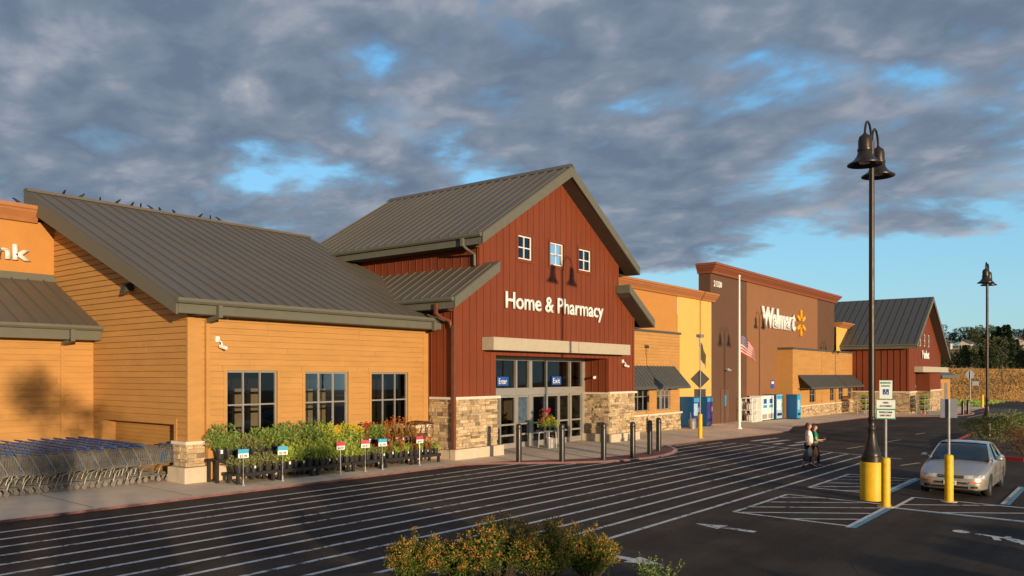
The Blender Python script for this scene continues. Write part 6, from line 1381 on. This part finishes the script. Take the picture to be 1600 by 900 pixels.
for i, (x, y, w_, lb) in enumerate(((330, 53.5, 11, 'leftmost pale house among the far trees'), (322, 45.5, 12, 'pale house second from the left among the far trees'), (340, 40.5, 10, 'small pale house in the middle of the far trees'), (318, 26.8, 13, 'white house nearest the right edge among the far trees'), (345, 31.5, 10, 'pale house behind the tall conifers'))):
    z = hz(x, y); r = thing('house', lb, 'house', (x, y, z), 'pale houses among the far trees'); mb = MB(); w_ *= .62; mb.box(x, y-w_*.25, z-1, x+8, y+w_*.25, z+2.9); mb.prism([(y-w_*.25, z+2.9), (y, z+4.1), (y+w_*.25, z+2.9)], 'x', x+.1, x+7.9); mb.build('wall', M['hwall'], r)
    mb = MB(); mb.prism([(y-w_*.25-.4, z+2.75), (y, z+4.3), (y+w_*.25+.4, z+2.75), (y+w_*.25+.4, z+2.62), (y, z+4.15), (y-w_*.25-.4, z+2.62)], 'x', x-.4, x+8.4); mb.build('roof', M['hroof'], r)
    for k in range(3):
        mb = MB(); q = y-w_*.18+k*w_*.18-.3; mb.box(x-.04, q, z+1.2, x-.002, q+.6, z+2.2); mb.build('window', M['ink'], r)
g = random.Random(8); r = thing('sapling', 'thin bare sapling standing on the dry slope near the right edge', 'tree', (176, 18.6, hz(176, 18.6))); mb = MB(); b0 = r.location
mb.tube([b0, b0+Vector((0, .1, 3.0)), b0+Vector((0, -.1, 5.4))], [.10, .07, .02], 6); mb.build('trunk', M['bark'], r); mb = MB()
for i in range(170): v = rdir(g); leaf(mb, b0+Vector((v.x*.9, v.y*.9, 4.2+v.z*1.8)), rdir(g), .28, .12, g)
mb.build('crown', LF['broad'], r, normals=False)

# ------------------------------------------------------------ behind the camera: trees casting wall shadows, and a hedge added for ground shade
def shade_tree(x, y, h, seed, rad, label):
    g = random.Random(seed); z0 = zg(x, y); r = thing('shade_tree', label, 'tree', (x, y, z0), 'trees behind the viewpoint'); mb = MB(); cs = [(g.uniform(-rad, rad)*.7, g.uniform(-rad, rad)*.7, h*g.uniform(.45, .88), rad*g.uniform(.3, .55)) for _ in range(10)]
    for i in range(950):
        c = g.choice(cs); v = rdir(g, .1); k = g.uniform(.3, 1.15); leaf(mb, (x+c[0]+v.x*c[3]*k, y+c[1]+v.y*c[3]*k, z0+c[2]+v.z*c[3]*k), rdir(g), .22, .13, g)
    mb.build('crown', LF['broad'], r, normals=False); t = MB(); t.tube([(x, y, z0-.1), (x, y, z0+h*.4), (x+.1, y, z0+h*.8)], [.12, .09, .03], 8)
    for c in cs[:6]: t.tube([(x, y, z0+h*.38), (x+c[0]*.6, y+c[1]*.6, z0+c[2]*.8), (x+c[0], y+c[1], z0+c[2])], [.05, .03, .01], 5)
    t.build('trunk', M['bark'], r)
shade_tree(-6.2, -13.6, 8.2, 1, 1.75, 'tree whose shadow falls on the ochre wall above the carts'); shade_tree(-2.2, -20.5, 6.6, 2, 1.1, 'small tree whose shadow falls between the ochre wing windows')
for i, (x, y, rad, h) in enumerate(((-7.5, -2.5, 1.0, 2.5), (-4.9, -3.2, .8, 2.1), (-3.1, -3.0, .9, 2.5), (-.8, -3.4, .9, 2.2), (1.9, -3.2, .9, 1.6), (3.9, -3.4, .8, 1.25), (6.2, -3.4, .8, .9), (9.0, -3.6, 1.0, .6), (11.8, -3.8, 1.0, .6), (14.4, -4.2, 1.0, .55), (17.0, -4.5, 1.0, .55))):  # hedge added out of view, its heights set the reach of ground shade
    shrub(x, y, rad, h, 1500, 'shrub', 'hedge shrub behind the viewpoint, %s from the left' % ORD[i+1], 60+i, .12, .06, 'added_hedge_shrub', group='hedge shrubs behind the viewpoint')
